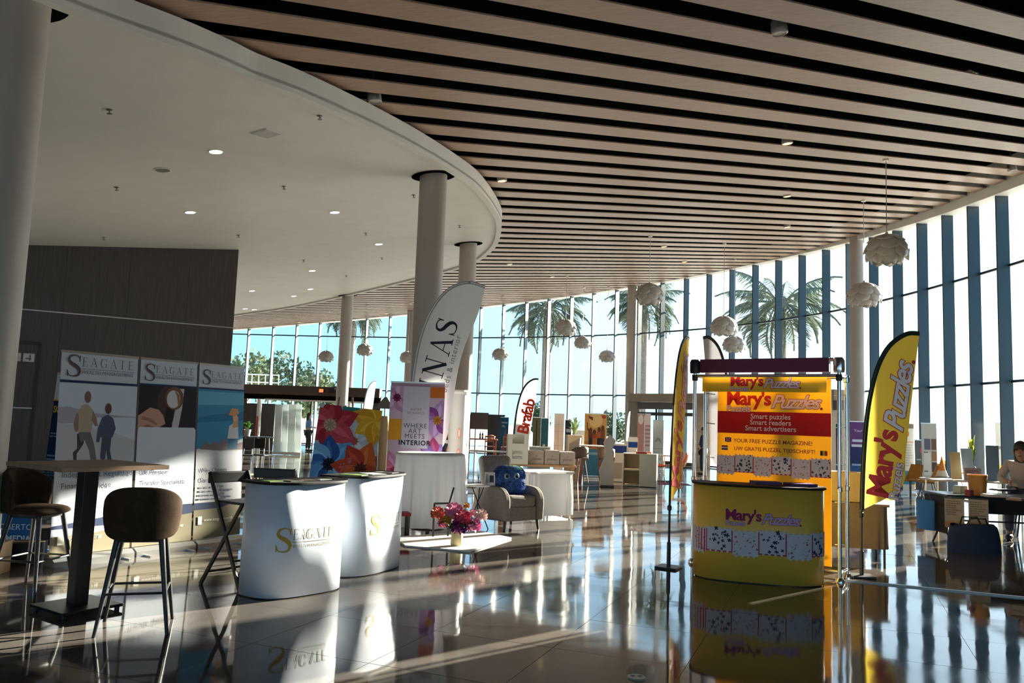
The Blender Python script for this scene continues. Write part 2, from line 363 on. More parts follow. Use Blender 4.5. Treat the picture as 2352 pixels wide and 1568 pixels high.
# fascia under the ceiling edge
fb = MB()
for (ax, ay), (bx, by) in zip(WALL[:-1], WALL[1:]):
    d = Vector((bx - ax, by - ay)).normalized(); nn = Vector((d.y, -d.x))
    za, zb = ceil_z(ax, ay), ceil_z(bx, by)
    k0 = min(1, max(0, (31 - ay) / 10)) * .22 + .06; k1 = min(1, max(0, (31 - by) / 10)) * .22 + .06
    i0, i1 = .28, .0
    vs_ = []
    for (x, y, z, kk) in ((ax, ay, za, k0), (bx, by, zb, k1)):
        for off in (.36, -.12):
            for dz in (-kk, .97): vs_.append((x + nn.x * off, y + nn.y * off, z + dz))
    fb.add(vs_, [(0, 1, 3, 2), (4, 6, 7, 5), (0, 4, 5, 1), (2, 3, 7, 6), (0, 2, 6, 4), (1, 5, 7, 3)])
fb.build('trim_1', None, M_white, kind='structure')
# ------------------------------------------------------------------ walls out of frame that close the hall
M_plain = mat('plain_wall', (.42, .39, .36), .7, var=.05)
def upright(name, A, B, th, mt, z1=None, z0=0.0):
    d = Vector((B[0] - A[0], B[1] - A[1])).normalized(); nn = Vector((-d.y, d.x)) * th; b = MB()
    za, zb = (ceil_z(*A) + .6, ceil_z(*B) + .6) if z1 is None else (z1, z1)
    q = [(A[0], A[1]), (B[0], B[1]), (B[0] + nn.x, B[1] + nn.y), (A[0] + nn.x, A[1] + nn.y)]; zt = [za, zb, zb, za]
    b.add([(x, y, z0) for x, y in q] + [(x, y, z) for (x, y), z in zip(q, zt)], [(0, 3, 2, 1), (4, 5, 6, 7), (0, 1, 5, 4), (1, 2, 6, 5), (2, 3, 7, 6), (3, 0, 4, 7)])
    return b.build(name, None, mt, kind='structure')
upright('wall_right', (11.8, 15.4), (11.9, -8), .3, M_plain)
wb2 = thing('window_2', kind='structure')          # the hall's rear glass front, behind the camera
for i in range(29):
    x = 11.9 - i * 1.24; h = ceil_z(x, -8) + .6
    MB().box(x, -8.1, h / 2, .05, .3, h).build('mullion', wb2, M_mull)
    if i < 28:
        MB().add([(x, -8, .05), (x - 1.24, -8, .05), (x - 1.24, -8, ceil_z(x - 1.24, -8) + .6), (x, -8, h)], [(0, 1, 2, 3)]).build('pane', wb2, M_glass)
upright('wall_far_left', (-22.87, -8), (-22.87, 42.8), .3, M_plain)
# ------------------------------------------------------------------ white soffit with its rounded nose
SOF = -.30
near = [(-140, -150), (0, -62), (153, 2), (302, 57), (407, 94), (525, 142), (588, 171), (684, 206), (807, 260), (899, 304), (969, 341), (1033, 379), (1089, 417), (1119, 449), (1140, 480), (1151, 503), (1152, 518), (1149, 539), (1140, 561), (1119, 582), (1096, 597), (1050, 615), (954, 640), (808, 675), (672, 704), (540, 723), (430, 741)]
edge = catm([tuple(PC(x, y, SOF)[:2]) for x, y in near], 4)
e0, e1 = edge[0], edge[-1]
def soff_z(x, y): return ceil_z(x, y) + SOF
ring = edge + [(-22.8, e1[1] + 1), (-22.8, e0[1] - 6)]
b = MB(); n = len(ring)
b.add([(x, y, soff_z(x, y)) for x, y in ring] + [(x, y, soff_z(x, y) + .24) for x, y in ring], [tuple(range(n)), tuple(range(n, 2 * n))[::-1]] + [(i, (i + 1) % n, n + (i + 1) % n, n + i) for i in range(n)])
sof = b.build('trim_2', None, M_white, kind='structure')
tri = sof.modifiers.new('tri', 'TRIANGULATE'); tri.ngon_method = 'CLIP'
b = MB(); vs_ = []
for i, (x, y) in enumerate(edge):
    a, c = edge[max(i - 1, 0)], edge[min(i + 1, len(edge) - 1)]; d = Vector((c[0] - a[0], c[1] - a[1])).normalized(); nn = Vector((-d.y, d.x))
    z = soff_z(x, y)
    for off, dz in ((0, -.06), (0, .04), (.12, .04), (.12, -.06)): vs_.append((x + nn.x * off, y + nn.y * off, z + dz))
fs = []
for i in range(len(edge) - 1):
    for q in range(4): fs.append((i * 4 + q, i * 4 + (q + 1) % 4, i * 4 + 4 + (q + 1) % 4, i * 4 + 4 + q))
b.add(vs_, fs); b.build('edge_lip', sof, M_white)
# ------------------------------------------------------------------ round columns
def column(px, py, dia, label, top='soffit', Y=None):
    q = PC(px, py, SOF) if Y is None else PY(px, py, Y)
    h = (soff_z(q.x, q.y) + .3) if Y is None else ceil_z(q.x, q.y) + .2
    t = thing('column', label, 'column', (q.x, q.y, 0), kind='structure')
    MB().lathe([(dia / 2, 0), (dia / 2, h)], 32).build('shaft', t, M_col, smooth=40)
    MB().lathe([(dia / 2 + .002, 0), (dia / 2 + .012, 0), (dia / 2 + .012, .1), (dia / 2 + .002, .1)], 32).build('base_ring', t, mat('steel_ring', (.5, .5, .5), .3, metal=1), smooth=30)
    if Y is None:
        b = MB(); n = 32
        for k in range(n):
            a0, a1 = 2 * PI * k / n, 2 * PI * (k + 1) / n; vv = []
            for r in (dia / 2, dia / 2 + .14):
                for a in (a0, a1):
                    x, y = q.x + r * math.cos(a), q.y + r * math.sin(a); vv.append((x - q.x, y - q.y, soff_z(x, y) - .006))
            b.add(vv, [(0, 1, 3, 2)])
        b.build('shadow_gap', t, M_black)
    return t
column(996, 404, .46, 'tall round column rising through the rounded end of the white soffit')
column(1076, 560, .44, 'round column behind the white feather flag under the soffit nose')
column(799, 678, .42, 'slim round column behind the flower painting under the far soffit edge')
column(48, 8, .46, 'pale round column at the left edge of the picture')
column(1450, 790, .42, 'slim round column beside the glass entrance portal', Y=35.6)
column(1969, 750, .42, 'round column in front of the glass wall behind the puzzle stand', Y=25.4)
column(941, 800, .40, 'slim round column by the far glass behind the white flag pole', Y=39.4)
# ------------------------------------------------------------------ dark veneer wall with its tall door
wa, wb = PC(60, 563, SOF), PC(548, 574, SOF); wd_ = Vector((wb.x - wa.x, wb.y - wa.y)).normalized()
wl0 = Vector((wa.x, wa.y)) - wd_ * 9; wl1 = Vector((wb.x, wb.y))
wall = upright('wall_left', tuple(wl0), tuple(wl1), .25, mat('wall_core', (.02, .018, .018), .8))
angW = math.atan2(wd_.y, wd_.x); LW = (wl1 - wl0).length
def wp(s): return wl0 + wd_ * s
sstrip = 3.47
nP = 0; s_ = 0; wide = 1.22
while s_ < LW - .01:
    w = min(wide, LW - s_)
    for z0, z1 in ((0, sstrip - .012), (sstrip + .012, None)):
        a, c = wp(s_ + .002), wp(s_ + w - .002); nn = Vector((wd_.y, -wd_.x)) * .03
        zt0, zt1 = (z1, z1) if z1 else (soff_z(a.x, a.y), soff_z(c.x, c.y)); b = MB()
        q = [a, c, c + nn, a + nn]; zz = [zt0, zt1, zt1, zt0]
        b.add([(p.x, p.y, z0) for p in q] + [(p.x, p.y, z) for p, z in zip(q, zz)], [(0, 3, 2, 1), (4, 5, 6, 7), (0, 1, 5, 4), (1, 2, 6, 5), (2, 3, 7, 6), (3, 0, 4, 7)])
        b.build('panel', wall, M_wood)
    s_ += w
MB().bar((*wl0, sstrip), (*wl1, sstrip), .05, .02).build('metal_strip', wall, mat('brushed_strip', (.55, .53, .5), .35, metal=.6))
# door in the veneer wall
def on_wall(px, py):
    d = ray(px, py); nn = Vector((wd_.y, -wd_.x)); t = (nn.x * wl1.x + nn.y * wl1.y - 0) / (nn.x * d.x + nn.y * d.y); return CL + d * t
dr = on_wall(95, 790); sdr = (Vector((dr.x, dr.y)) - wl0).dot(wd_); hd = dr.z
dt = thing('door_1', 'tall dark veneer door in the wood wall behind the left column', None, (*wp(sdr - 1.3), 0), angW, kind='structure')
MB().box(.65, -.045, hd / 2, 1.18, .04, hd - .06).build('leaf', dt, M_wood)
for x, w in ((.03, .06), (1.27, .06)): MB().box(x, -.05, hd / 2, w, .06, hd).build('jamb', dt, M_dark)
MB().box(.65, -.05, hd, 1.3, .06, .07).build('head', dt, M_dark)
MB().box(.65, -.07, 1.45, 1.18, .012, .02).build('metal_strip', dt, MATS['brushed_strip'])
for x in (.86, 1.1):
    sg = MB().box(x, -.07, hd - .3, .2, .01, .17).build('sign_plate', dt, mat('sign_white', (.5, .52, .52), .5))
    prints(sg, [((60, 70, 70), Q(x - .06, hd - .33, x + .05, hd - .31)), ((60, 70, 70), Q(x + .01, hd - .36, x + .03, hd - .24))], o0=.077)
# ------------------------------------------------------------------ roll-up banners
M_alu = mat('brushed_aluminium', (.62, .62, .62), .3, metal=.9)
M_lines = {}
def lines(u0, u1, v0, v1, n, c, seed=1, lh=.45, ragged=True):      # rows of small print
    r = random.Random(seed); out = []; st = (v1 - v0) / n
    for i in range(n):
        e = u1 - (r.uniform(0, .45) * (u1 - u0) if ragged else 0); v = v1 - st * i; x = u0
        while x < e - .01:
            w = min(e - x, r.uniform(.03, .09) * (u1 - u0) * 2); out.append((c, Q(x, v - st * lh, x + w * .86, v))); x += w
    return out
def rollup(label, A, B, h, sheet=(235, 235, 238), items=(), lean=.05, group=None, base=True, trans=.12, name='rollup_banner', z0=.09, cat='banner'):
    A, B = Vector(A[:2]), Vector(B[:2]); d = B - A; w = d.length; c = (A + B) / 2
    t = thing(name, label, cat, (c.x, c.y, 0), math.atan2(d.y, d.x), group)
    prof = [(-.09, 0), (.1, 0), (.1, .05), (.05, .085), (-.04, .085), (-.09, .05)]
    b = MB(); n = len(prof)
    b.add([(-w / 2, y, z) for y, z in prof] + [(w / 2, y, z) for y, z in prof], [tuple(range(n)), tuple(range(n, 2 * n))[::-1]] + [(i, n + i, n + (i + 1) % n, (i + 1) % n) for i in range(n)])
    b.build('base', t, M_alu, smooth=20)
    for s in (-1, 1): MB().box(s * w * .36, 0, .008, .03, .4, .014).build('foot', t, M_alu)
    MB().tube([(0, .03, .08), (0, .03 + lean * (h - .1) + .01, h - .01)], .011, 8).build('pole', t, M_alu, smooth=40)
    sh = MB().box(0, 0, (h - z0) / 2, w - .01, .003, h - z0).build('sheet', t, ink(*sheet, trans=trans), loc=(0, .01, z0), rot=(-lean, 0, 0))
    MB().box(0, 0, h - z0, w, .02, .025).build('top_rail', sh, M_alu)
    if items: prints(sh, items, o0=.003, trans=trans)
    return t, sh, w
def seagate_logo(sh, u0, v, w, c1, c2, surf=flat, o=.009, s_h=None):
    sh_ = s_h or w * .30
    serif(sh, 'S', u0, v - sh_ * .3, sh_, c1, surf, o=o)
    x = u0 + sh_ * .72; hh = sh_ * .42; tw = sum(SER[c][0] for c in 'EAGATE') * hh
    serif(sh, 'EAGATE', x, v + sh_ * .2, hh, c2, surf, sp=(w - sh_ * .72 - tw) / 5.5 / hh, o=o, thin=.8)
    prints(sh, [(c2, Q(x, v + sh_ * .08, u0 + w, v + sh_ * .1))], surf, o0=o)
    txt(sh, 'WEALTH MANAGEMENT', x, v - sh_ * .14, (w - sh_ * .72) / 11.2, c2, surf, al='LEFT', o=o)
BB = [P(108, 1302), P(299, 1277), P(440, 1259), P(552, 1244)]
SG = 'investment company roll-ups behind the bar table'
W_, NV, BR = (206, 214, 226), (32, 48, 84), (126, 118, 96)
def sea_items(w, h, art, lo, hi):
    a = [(NV, [(-w / 2, .25), (w / 2, .25), (w / 2, hi), (w * .1, lo + .05), (-w / 2, lo)]), (BR, [(-w / 2, 0), (w / 2, 0), (w / 2, hi - .16), (w * .05, lo - .09), (-w / 2, lo - .1)])]
    return a + art(w, h)
def art1(w, h):
    sk, sh1, pt, d = (150, 118, 106), (176, 160, 140), (112, 104, 108), (70, 62, 70)
    k = w / .82
    def S(pts): return [(x * k, z) for x, z in pts]
    return [((198, 208, 224), Q(-w / 2, .88, w / 2, 1.66)), ((168, 164, 178), S([(-.41, 1.26), (-.41, 1.42), (-.3, 1.43), (-.12, 1.38), (0.1, 1.36), (.41, 1.345), (.41, 1.335), (0, 1.33), (-.2, 1.27)])), ((186, 188, 196), S([(-.41, .88), (.41, .88), (.41, 1.1), (.1, 1.2), (-.41, 1.27)])),
            (NV, Q(-w / 2, 1.665, w / 2, 1.69)),
            (d, S([(-.21, 1.16), (-.2, 1.02), (-.24, .98), (-.23, .9), (-.2, .9), (-.2, .97), (-.14, 1.06), (-.12, 1.2)])), (pt, S([(-.2, 1.2), (-.08, 1.2), (-.03, 1.06), (.0, .92), (.02, .86), (-.05, .87), (-.08, 1.0), (-.13, 1.1), (-.17, 1.08)])),
            (sh1, S([(-.22, 1.18), (-.07, 1.18), (-.05, 1.3), (-.06, 1.4), (-.12, 1.46), (-.18, 1.44), (-.22, 1.36)])), (sk, S([(-.06, 1.4), (-.02, 1.32), (.0, 1.24), (-.03, 1.24), (-.07, 1.3)])), (sk, S([(-.22, 1.37), (-.25, 1.26), (-.23, 1.18), (-.2, 1.2), (-.2, 1.34)])), ((128, 96, 86), [(x * k, z) for x, z in E(-.12, 1.53, .033, .06)]),
            ((72, 76, 98), S([(.04, .93), (.07, .86), (.09, .87), (.1, 1.0), (.12, .9), (.16, .83), (.18, .84), (.14, 1.0), (.15, 1.14), (.05, 1.14)])), ((74, 82, 112), S([(.03, 1.13), (.16, 1.13), (.19, 1.22), (.16, 1.32), (.1, 1.36), (.04, 1.33), (.0, 1.22), (-.01, 1.08), (.02, 1.08)])), ((96, 62, 56), [(x * k, z) for x, z in E(.1, 1.42, .035, .055)])]
def art2(w, h):
    sk = (196, 150, 132); H0 = 1.24
    return [((36, 34, 46), Q(-w / 2, H0 - .1, w / 2, 1.69)), ((70, 52, 50), E(-.02, 1.5, .12, .2)), ((196, 192, 196), [(.03, H0 - .08), (.12, H0 - .08), (.17, 1.45), (.19, 1.67), (.12, 1.67), (.08, 1.4)]), ((118, 80, 58), E(.07, 1.56, .115, .13)), ((206, 204, 208), E(.06, 1.55, .085, .1)), ((150, 110, 80), [(.06, 1.66), (.13, 1.6), (.15, 1.5), (.12, 1.47), (.1, 1.58)]), ((28, 24, 26), [(-.02, 1.46), (.06, 1.43), (.05, 1.2), (-.05, 1.2)]),
            (sk, [(-w / 2, 1.36), (-.22, 1.45), (-.12, 1.43), (-.06, 1.37), (-.03, 1.28), (-.1, 1.24), (-.18, 1.2), (-w / 2, 1.2)]), ((160, 110, 94), [(-.3, 1.36), (-.2, 1.33), (-.12, 1.27), (-.14, 1.26), (-.24, 1.31), (-.32, 1.32)]), ((150, 100, 86), [(-.24, 1.27), (-.16, 1.24), (-.2, 1.22), (-.3, 1.24)]),
            (W_, [(-w / 2, .4), (w / 2, .4), (w / 2, H0 - .03), (w / 2 - .02, H0), (-w / 2 + .02, H0), (-w / 2, H0 - .03)]), (NV, Q(-w / 2, 1.685, w / 2, 1.705))]
def art3(w, h):
    z = 1.0
    return [((56, 138, 176), Q(-w / 2, z, w / 2, 1.69)), ((96, 170, 200), [(-w / 2, 1.5), (w / 2, 1.52), (w / 2, 1.66), (-w / 2, 1.66)]), ((36, 112, 156), [(-w / 2, 1.3), (w / 2, 1.34), (w / 2, 1.44), (-.05, 1.4), (-w / 2, 1.36)]), ((196, 196, 204), [(-w / 2, .4), (w / 2, .4), (w / 2, 1.12), (.1, 1.06), (-.1, 1.04), (-w / 2, 1.0)]),
            ((128, 112, 112), [(-.28, 1.0), (-.2, 1.1), (-.16, 1.04), (-.1, 1.09), (-.02, 1.06), (.05, 1.13), (.12, 1.04), (w / 2, 1.08), (w / 2, .99), (0, .98)]), ((60, 104, 136), [(.1, 1.0), (.25, 1.0), (.25, 1.14), (.12, 1.13)]), ((214, 214, 216), [(.1, 1.12), (.26, 1.12), (.25, 1.27), (.2, 1.31), (.12, 1.27)]), ((206, 160, 110), [(.17, 1.24), (.25, 1.26), (.25, 1.38), (.18, 1.38)]), ((214, 178, 140), E(.2, 1.37, .035, .05)), ((206, 150, 104), [(.1, 1.4), (.19, 1.38), (.26, 1.42), (.24, 1.47), (.15, 1.48)]), (NV, Q(-w / 2, 1.685, w / 2, 1.705))]
for i, (nm, art, body) in enumerate((('with a man and boy walking on a beach', art1, ('Independent Regulated', 'Financial Advice')), ('with a hand holding a magnifying glass', art2, ('UK Pension', 'Transfer Specialists')), ('with a woman in a straw hat by the sea', art3, ('Why Choose', 'Our Advice?')))):
    A, B = BB[i], BB[i + 1]; d = (B - A).normalized() * .012; w = (B - A).length - .024
    t, sh, w = rollup('pale roll-up banner ' + nm, A + d, B - d, 2.06, W_, [], lean=.055, group=SG)
    prints(sh, sea_items(w, 2.06, art, (.28, .36, .42)[i], (.40, .46, .56)[i]), o0=.003, step=.0003)
    seagate_logo(sh, -w * .44, 1.79, w * .88, (92, 78, 76), (112, 106, 108))
    for k, s in enumerate(body): txt(sh, s, -w * .42, .74 - .11 * k, .08 if i == 0 else .07, (96, 98, 112), al='LEFT', o=.012)
    if i == 2: prints(sh, lines(-w * .42, w * .3, .42, .58, 4, (150, 152, 166), 5), o0=.012)
    txt(sh, ('+34 965 704 338', 'www.seagatewealth.es', 'www.seagatewealth.es')[i], -w * .3, .13 + .06 * i * .5, .05, (222, 218, 204), al='LEFT', o=.012, shear=.1)
    prints(sh, [((226, 224, 214), Q(-w * .42, .1 + .03 * i, -w * .34, .19 + .03 * i))], o0=.012)
# blue banner half hidden behind them
a, c = PY(112, 900, 11.2), PY(176, 900, 10.9)
t, sh, w = rollup('navy roll-up with yellow heading, half hidden behind the beach banner', a, c, 1.97, (22, 46, 84))
prints(sh, [((206, 216, 216), Q(-w / 2, 1.52, w / 2, 1.88)), ((232, 168, 44), Q(-w / 2, 1.5, w / 2, 1.525)), ((196, 190, 188), Q(-.1, 1.13, .12, 1.23)), ((196, 190, 188), Q(-.1, .83, .12, .94)), ((228, 168, 44), Q(-w / 2, .3, w / 2, .42))] + lines(-w * .44, w * .4, .98, 1.06, 2, (120, 146, 176), 3) + lines(-w * .44, w * .4, .66, .76, 2, (120, 146, 176), 4) + lines(-w * .44, w * .4, .46, .56, 3, (90, 120, 156), 6), o0=.003)
txt(sh, 'SOLAR', -w * .45, 1.34, .13, (232, 178, 52), al='LEFT', bold=.03, o=.008); txt(sh, 'ener', -w * .35, 1.6, .08, (60, 120, 150), al='LEFT', o=.008)
# ------------------------------------------------------------------ bar table
M_top = mat('oak_top', (.30, .20, .13), .5, var=.25, scale=6, stretch=(1, 12, 1))
M_blk = mat('black_steel', (.012, .012, .014), .42)
t = thing('bar_table', 'tall bistro table with a square oak top on a black post', 'table', (-3.2, 6.24, 0), math.radians(56))
MB().box(0, 0, 1.075, .82, .82, .032).build('table_top', t, M_top, bevel=.003)
MB().box(0, 0, .55, .11, .11, 1.02).build('post', t, M_blk, bevel=.004)
MB().box(0, 0, .035, .46, .46, .022).build('base_plate', t, M_blk, bevel=.004)
for x in (-1, 1):
    for y in (-1, 1): MB().lathe([(0, 0), (.018, 0), (.018, .025), (0, .025)], 10, (x * .2, y * .2, 0)).build('glide', t, M_blk)
# ------------------------------------------------------------------ bar stools
M_uph = mat('brown_velvet', (.045, .025, .014), .85, spec=.15, var=.25, scale=14, bump=.15, bscale=160)
st = thing('bar_stool', 'brown upholstered bar stool seen from behind, in front of the post table', 'stool', (-2.55, 5.78, 0), math.radians(18), 'brown bar stools')
def seat(u, v):
    a = 2 * PI * u; r = .235 * (1 - .06 * math.cos(4 * a)); k = math.sin(PI * v) ** .5 if 0 < v < 1 else 0
    return (r * k * math.cos(a), .02 + r * k * math.sin(a), .655 - .045 * math.cos(PI * v) * (1 if v > .5 else .8))
MB().grid(seat, 28, 10).build('seat', st, M_uph, smooth=60)
def shell(u, v):
    a = (u - .5) * 2 * 1.35; top = .99 - .11 * abs(2 * u - 1) ** 2.6; bot = .625 + .05 * abs(2 * u - 1) ** 3
    r = .235 + .012 * math.sin(PI * v); z = bot + (top - bot) * v
    return (r * math.sin(a) * (1 - .08 * (1 - v)), .02 - r * math.cos(a) * (1 + .06 * v), z)
MB().grid(shell, 22, 12).build('backrest', st, M_uph, smooth=60, solid=.05, bevel=.018, seg=3)
for x in (-1, 1):
    for y in (-1, 1):
        MB().tube([(x * .14, .02 + y * .13, .625), (x * .225, .02 + y * .22, 0)], [.022, .012], 10).build('leg', st, M_blk, smooth=50)
ft = [(-.19, -.165), (.19, -.165), (.19, .205), (-.19, .205)]
for i in range(4): MB().tube([(*ft[i], .27), (*ft[(i + 1) % 4], .27)], .009, 8).build('foot_rail', st, M_blk)
MB().box(0, .02, .615, .3, .28, .02).build('seat_plate', st, M_blk)
again(st, 'brown upholstered bar stool in profile at the left edge beside the pale column', (-3.9, 6.8, 0), math.radians(-98))
# ------------------------------------------------------------------ tall folding chairs
def fold_chair(label, loc, rz):
    t = thing('folding_chair', label, 'chair', loc, rz, 'tall black folding chairs')
    for y in (0, .42):
        MB().bar((0, y, .98), (.5, y, 0), .02, .035).build('leg', t, M_blk, bevel=.004)
        MB().bar((.46, y, .73), (-.02, y, 0), .02, .035).build('leg', t, M_blk, bevel=.004)
    MB().box(.0, .21, .93, .022, .44, .1).build('backrest', t, mat('black_plastic', (.02, .022, .024), .35), bevel=.012, seg=3)
    MB().box(.28, .21, .73, .34, .4, .022).build('seat', t, MATS['black_plastic'], bevel=.008)
    MB().tube([(.38, 0, .24), (.38, .42, .24)], .01, 8).build('foot_rail', t, M_blk); MB().tube([(.08, 0, .12), (.08, .42, .12)], .01, 8).build('foot_rail', t, M_blk)
    return t
fold_chair('black folding high chair with crossed legs left of the white counters', (-2.66, 7.3, 0), math.radians(-32))
fold_chair('black folding high chair behind the white counters, only its back showing', (-2.1, 8.05, 0), math.radians(80))
# ------------------------------------------------------------------ curved promotion counters
def counter(label, loc, rz, W, D, H, colr, top=(14, 15, 16), group=None):
    t = thing('promotion_counter', label, 'counter', (*loc, 0), rz, group); n = 72; path = []
    e = 2 / 3.2
    for k in range(n + 1):
        a = PI + PI * k / n; c, s = math.cos(a), math.sin(a)
        path.append((W / 2 * math.copysign(abs(c) ** e, c), -D * abs(s) ** e))
    b = MB(); b.add([(x, y, z) for x, y in path for z in (.01, H)], [(2 * i, 2 * i + 2, 2 * i + 3, 2 * i + 1) for i in range(n)])
    wr = b.build('wrap', t, colr, smooth=50, solid=.006)
    tp = [(x * 1.045, y * 1.07 + .0) for x, y in path]; tp = tp + [(tp[-1][0], .06), (tp[0][0], .06)]
    MB().prism(tp, H, H + .022).build('counter_top', t, ink(*top), bevel=.004)
    MB().prism([(x * .97, y * .96) for x, y in path], .0, .02).build('base', t, M_blk)
    for x in (-W / 2 + .03, W / 2 - .03): MB().box(x, -.02, H / 2, .03, .03, H - .02).build('frame_post', t, M_alu)
    L = [0]
    for i in range(n): L.append(L[-1] + math.dist(path[i], path[i + 1]))
    def surf(u, v, o):
        s = u + L[-1] / 2; i = 0
        lo, hi = 0, n - 1
        while lo < hi:
            md = (lo + hi + 1) // 2
            if L[md] <= s: lo = md
            else: hi = md - 1
        i = lo; f = (s - L[i]) / max(1e-6, L[i + 1] - L[i]); p, q = path[i], path[i + 1]; dx, dy = q[0] - p[0], q[1] - p[1]; l = math.hypot(dx, dy) or 1
        return (p[0] + dx * f + dy / l * (o + .003), p[1] + dy * f - dx / l * (o + .003), v)
    return t, wr, surf, L[-1]
M_wrapw = mat('white_wrap', (.74, .80, .90), .38, spec=.5)
CG = 'white curved counters of the investment company'
for lab, loc, rz, W, u0 in (('white curved counter with gold logo, the nearer of the two', (-1.93, 7.27), math.radians(50), .88, -.36), ('white curved counter with a gold S, the farther of the two', (-1.55, 8.34), math.radians(67), 1.0, -.28)):
    t, wr, sf, LL = counter(lab, loc, rz, W, .4, .93, M_wrapw, group=CG)
    seagate_logo(wr, u0, .44, .56, (196, 160, 70), (150, 136, 104), sf, o=.002, s_h=.2)
PAPER = [((182, 176, 170), (70, 90, 60)), ((52, 46, 48), (150, 150, 140)), ((120, 104, 92), (210, 205, 196)), ((214, 214, 208), (90, 100, 120)), ((58, 52, 54), (170, 170, 160)), ((96, 120, 62), (220, 220, 200))]
def leaflet(label, x, y, z, rz, w, h, c, c2, group, th=.006):
    o = MB().box(0, 0, th / 2, w, h, th).build('brochure', None, ink(*c), loc=(x, y, z), rot=(0, 0, rz), label=label, cat='brochure', group=group)
    MB().add([(-w * .4, h * .05, 0), (w * .4, h * .05, 0), (w * .4, h * .4, 0), (-w * .4, h * .4, 0)], [(0, 1, 2, 3)], ink(*c2)).build('print', o, loc=(0, 0, th + .0006))
    return o
ca, sa = math.cos(math.radians(50)), math.sin(math.radians(50))
for k, (u, v, dr_) in enumerate(((-.33, -.17, .1), (-.16, -.22, .1), (.01, -.18, -.1), (.18, -.17, .1), (.34, -.2, -.1))):
    x, y = -1.93 + u * ca - v * sa, 7.27 + u * sa + v * ca
    leaflet(('brochure with a green cover at the left end of the nearer white counter', 'dark brochure second from the left end of the nearer white counter', 'grey-brown brochure at the middle of the nearer white counter', 'pale brochure fourth from the left on the nearer white counter', 'dark folder at the right end of the nearer white counter')[k], x, y, .953, math.radians(50) + dr_, .14, .2, PAPER[(5, 1, 2, 3, 4)[k]][0], PAPER[k][1], 'brochures on the white counters')
ca, sa = math.cos(math.radians(67)), math.sin(math.radians(67))
for k, (u, v, dr_) in enumerate(((-.33, -.2, .2), (-.05, -.24, -.4), (.25, -.2, .1))):
    x, y = -1.55 + u * ca - v * sa, 8.34 + u * sa + v * ca
    leaflet(('greenish leaflet on the left half of the farther white counter', 'open white booklet in the middle of the farther white counter', 'black folder lying on the right end of the farther white counter')[k], x, y, .953, math.radians(67) + dr_, .17, .23, PAPER[(5, 3, 1)[k]][0], PAPER[k][1], 'brochures on the white counters')
# ------------------------------------------------------------------ left corner: blue board, carton
q = P(10, 1262); t = thing('floor_board', 'blue fabric floor board with white lettering behind the left stool', 'sign', (q.x - .28, q.y, 0), math.radians(12))
MB().grid(lambda u, v: ((u - .5) * 1.15, .05 * math.sin(PI * u) - .02, .02 + .5 * v), 12, 2).build('board', t, ink(34, 96, 156), solid=.012)
MB().add([(-.1, -.06, .012), (.75, -.16, .006), (.62, .02, .012), (-.1, .04, .02)], [(0, 1, 2, 3)]).build('cloth_tail', t, ink(34, 96, 156), solid=.01)
sfb = lambda u, v, o: (u, .05 * math.sin(PI * (u / 1.15 + .5)) - .03 - o, v)
txt(t, 'ROBERTO', .32, .2, .085, (206, 220, 232), sfb); txt(t, 'SOCIAL MEDIA', .22, .08, .085, (214, 224, 232), sfb, bold=.025); txt(t, 'COMMUNITY', .3, .03, .035, (180, 200, 220), sfb)
prints(t, [((222, 138, 70), [(-.02, .36), (.08, .42), (.06, .3)])], sfb)
M_card = mat('cardboard', (.36, .24, .13), .8, var=.12, scale=5)
def carton(label, x, y, z, rz, sx, sy, sz, mt=None, group=None, name='carton', flaps=False, tape=True):
    t = thing(name, label, 'box', (x, y, z), rz, group); MB().box(0, 0, sz / 2, sx, sy, sz).build('body', t, mt or M_card, bevel=.004)
    if tape: MB().box(0, 0, sz + .001, sx * 1.002, .06, .002).build('tape', t, ink(190, 165, 120))
    MB().box(0, -sy * .0, sz + .0015, .003, sy, .001).build('seam', t, ink(70, 52, 36))
    if flaps:
        for s in (-1, 1): MB().box(s * (sx / 2 + .05), 0, sz + .06, .01, sy, .16, M=Matrix.Rotation(s * .6, 3, 'Y')).build('flap', t, mt or M_card)
    return t
carton('sunlit cardboard box on the floor at the left edge', -4.72, 7.35, 0, math.radians(8), .45, .4, .28)
carton('small dark box on the floor behind the left stool', -4.62, 8.0, 0, .3, .28, .25, .2, ink(26, 30, 40))
# ------------------------------------------------------------------ puzzle magazine stand
YEL, RED, PNK, PUR = (236, 190, 26), (196, 30, 36), (222, 160, 170), (122, 46, 92)
M_yel = mat('yellow_print', srgb(244, 200, 52), .5, spec=.3, trans=.2)
def mary(par, u, v, w, surf=flat, o=.004, fill=(206, 36, 48), line=(150, 34, 70), fill2=(232, 196, 204), ang=0, sub=True, tr=0):
    c, s = math.cos(ang), math.sin(ang)
    def at(x, y): return (u + (x * c - y * s) * w, v + (x * s + y * c) * w)
    a = at(0, 0); txt(par, "Mary's", a[0], a[1], w * .2, fill, surf, bold=.02, sp=.92, al='LEFT', o=o, ang=ang, tr=tr, outline=line, ow=.014)
    a = at(.475, -.03); txt(par, 'Puzzles', a[0], a[1], w * .195, fill2, surf, bold=.02, shear=.4, sp=.86, al='LEFT', o=o + .002, ang=ang, tr=tr, outline=line, ow=.026)
    if sub:
        a = at(.005, -.075); txt(par, 'Puzzels', a[0], a[1], w * .095, fill2, surf, bold=.02, sp=.95, al='LEFT', o=o + .003, ang=ang, tr=tr, outline=line, ow=.03)
    a = at(.985, -.03); prints(par, [(line, E(*a, w * .014, w * .014, 8))], surf, o0=o + .002)
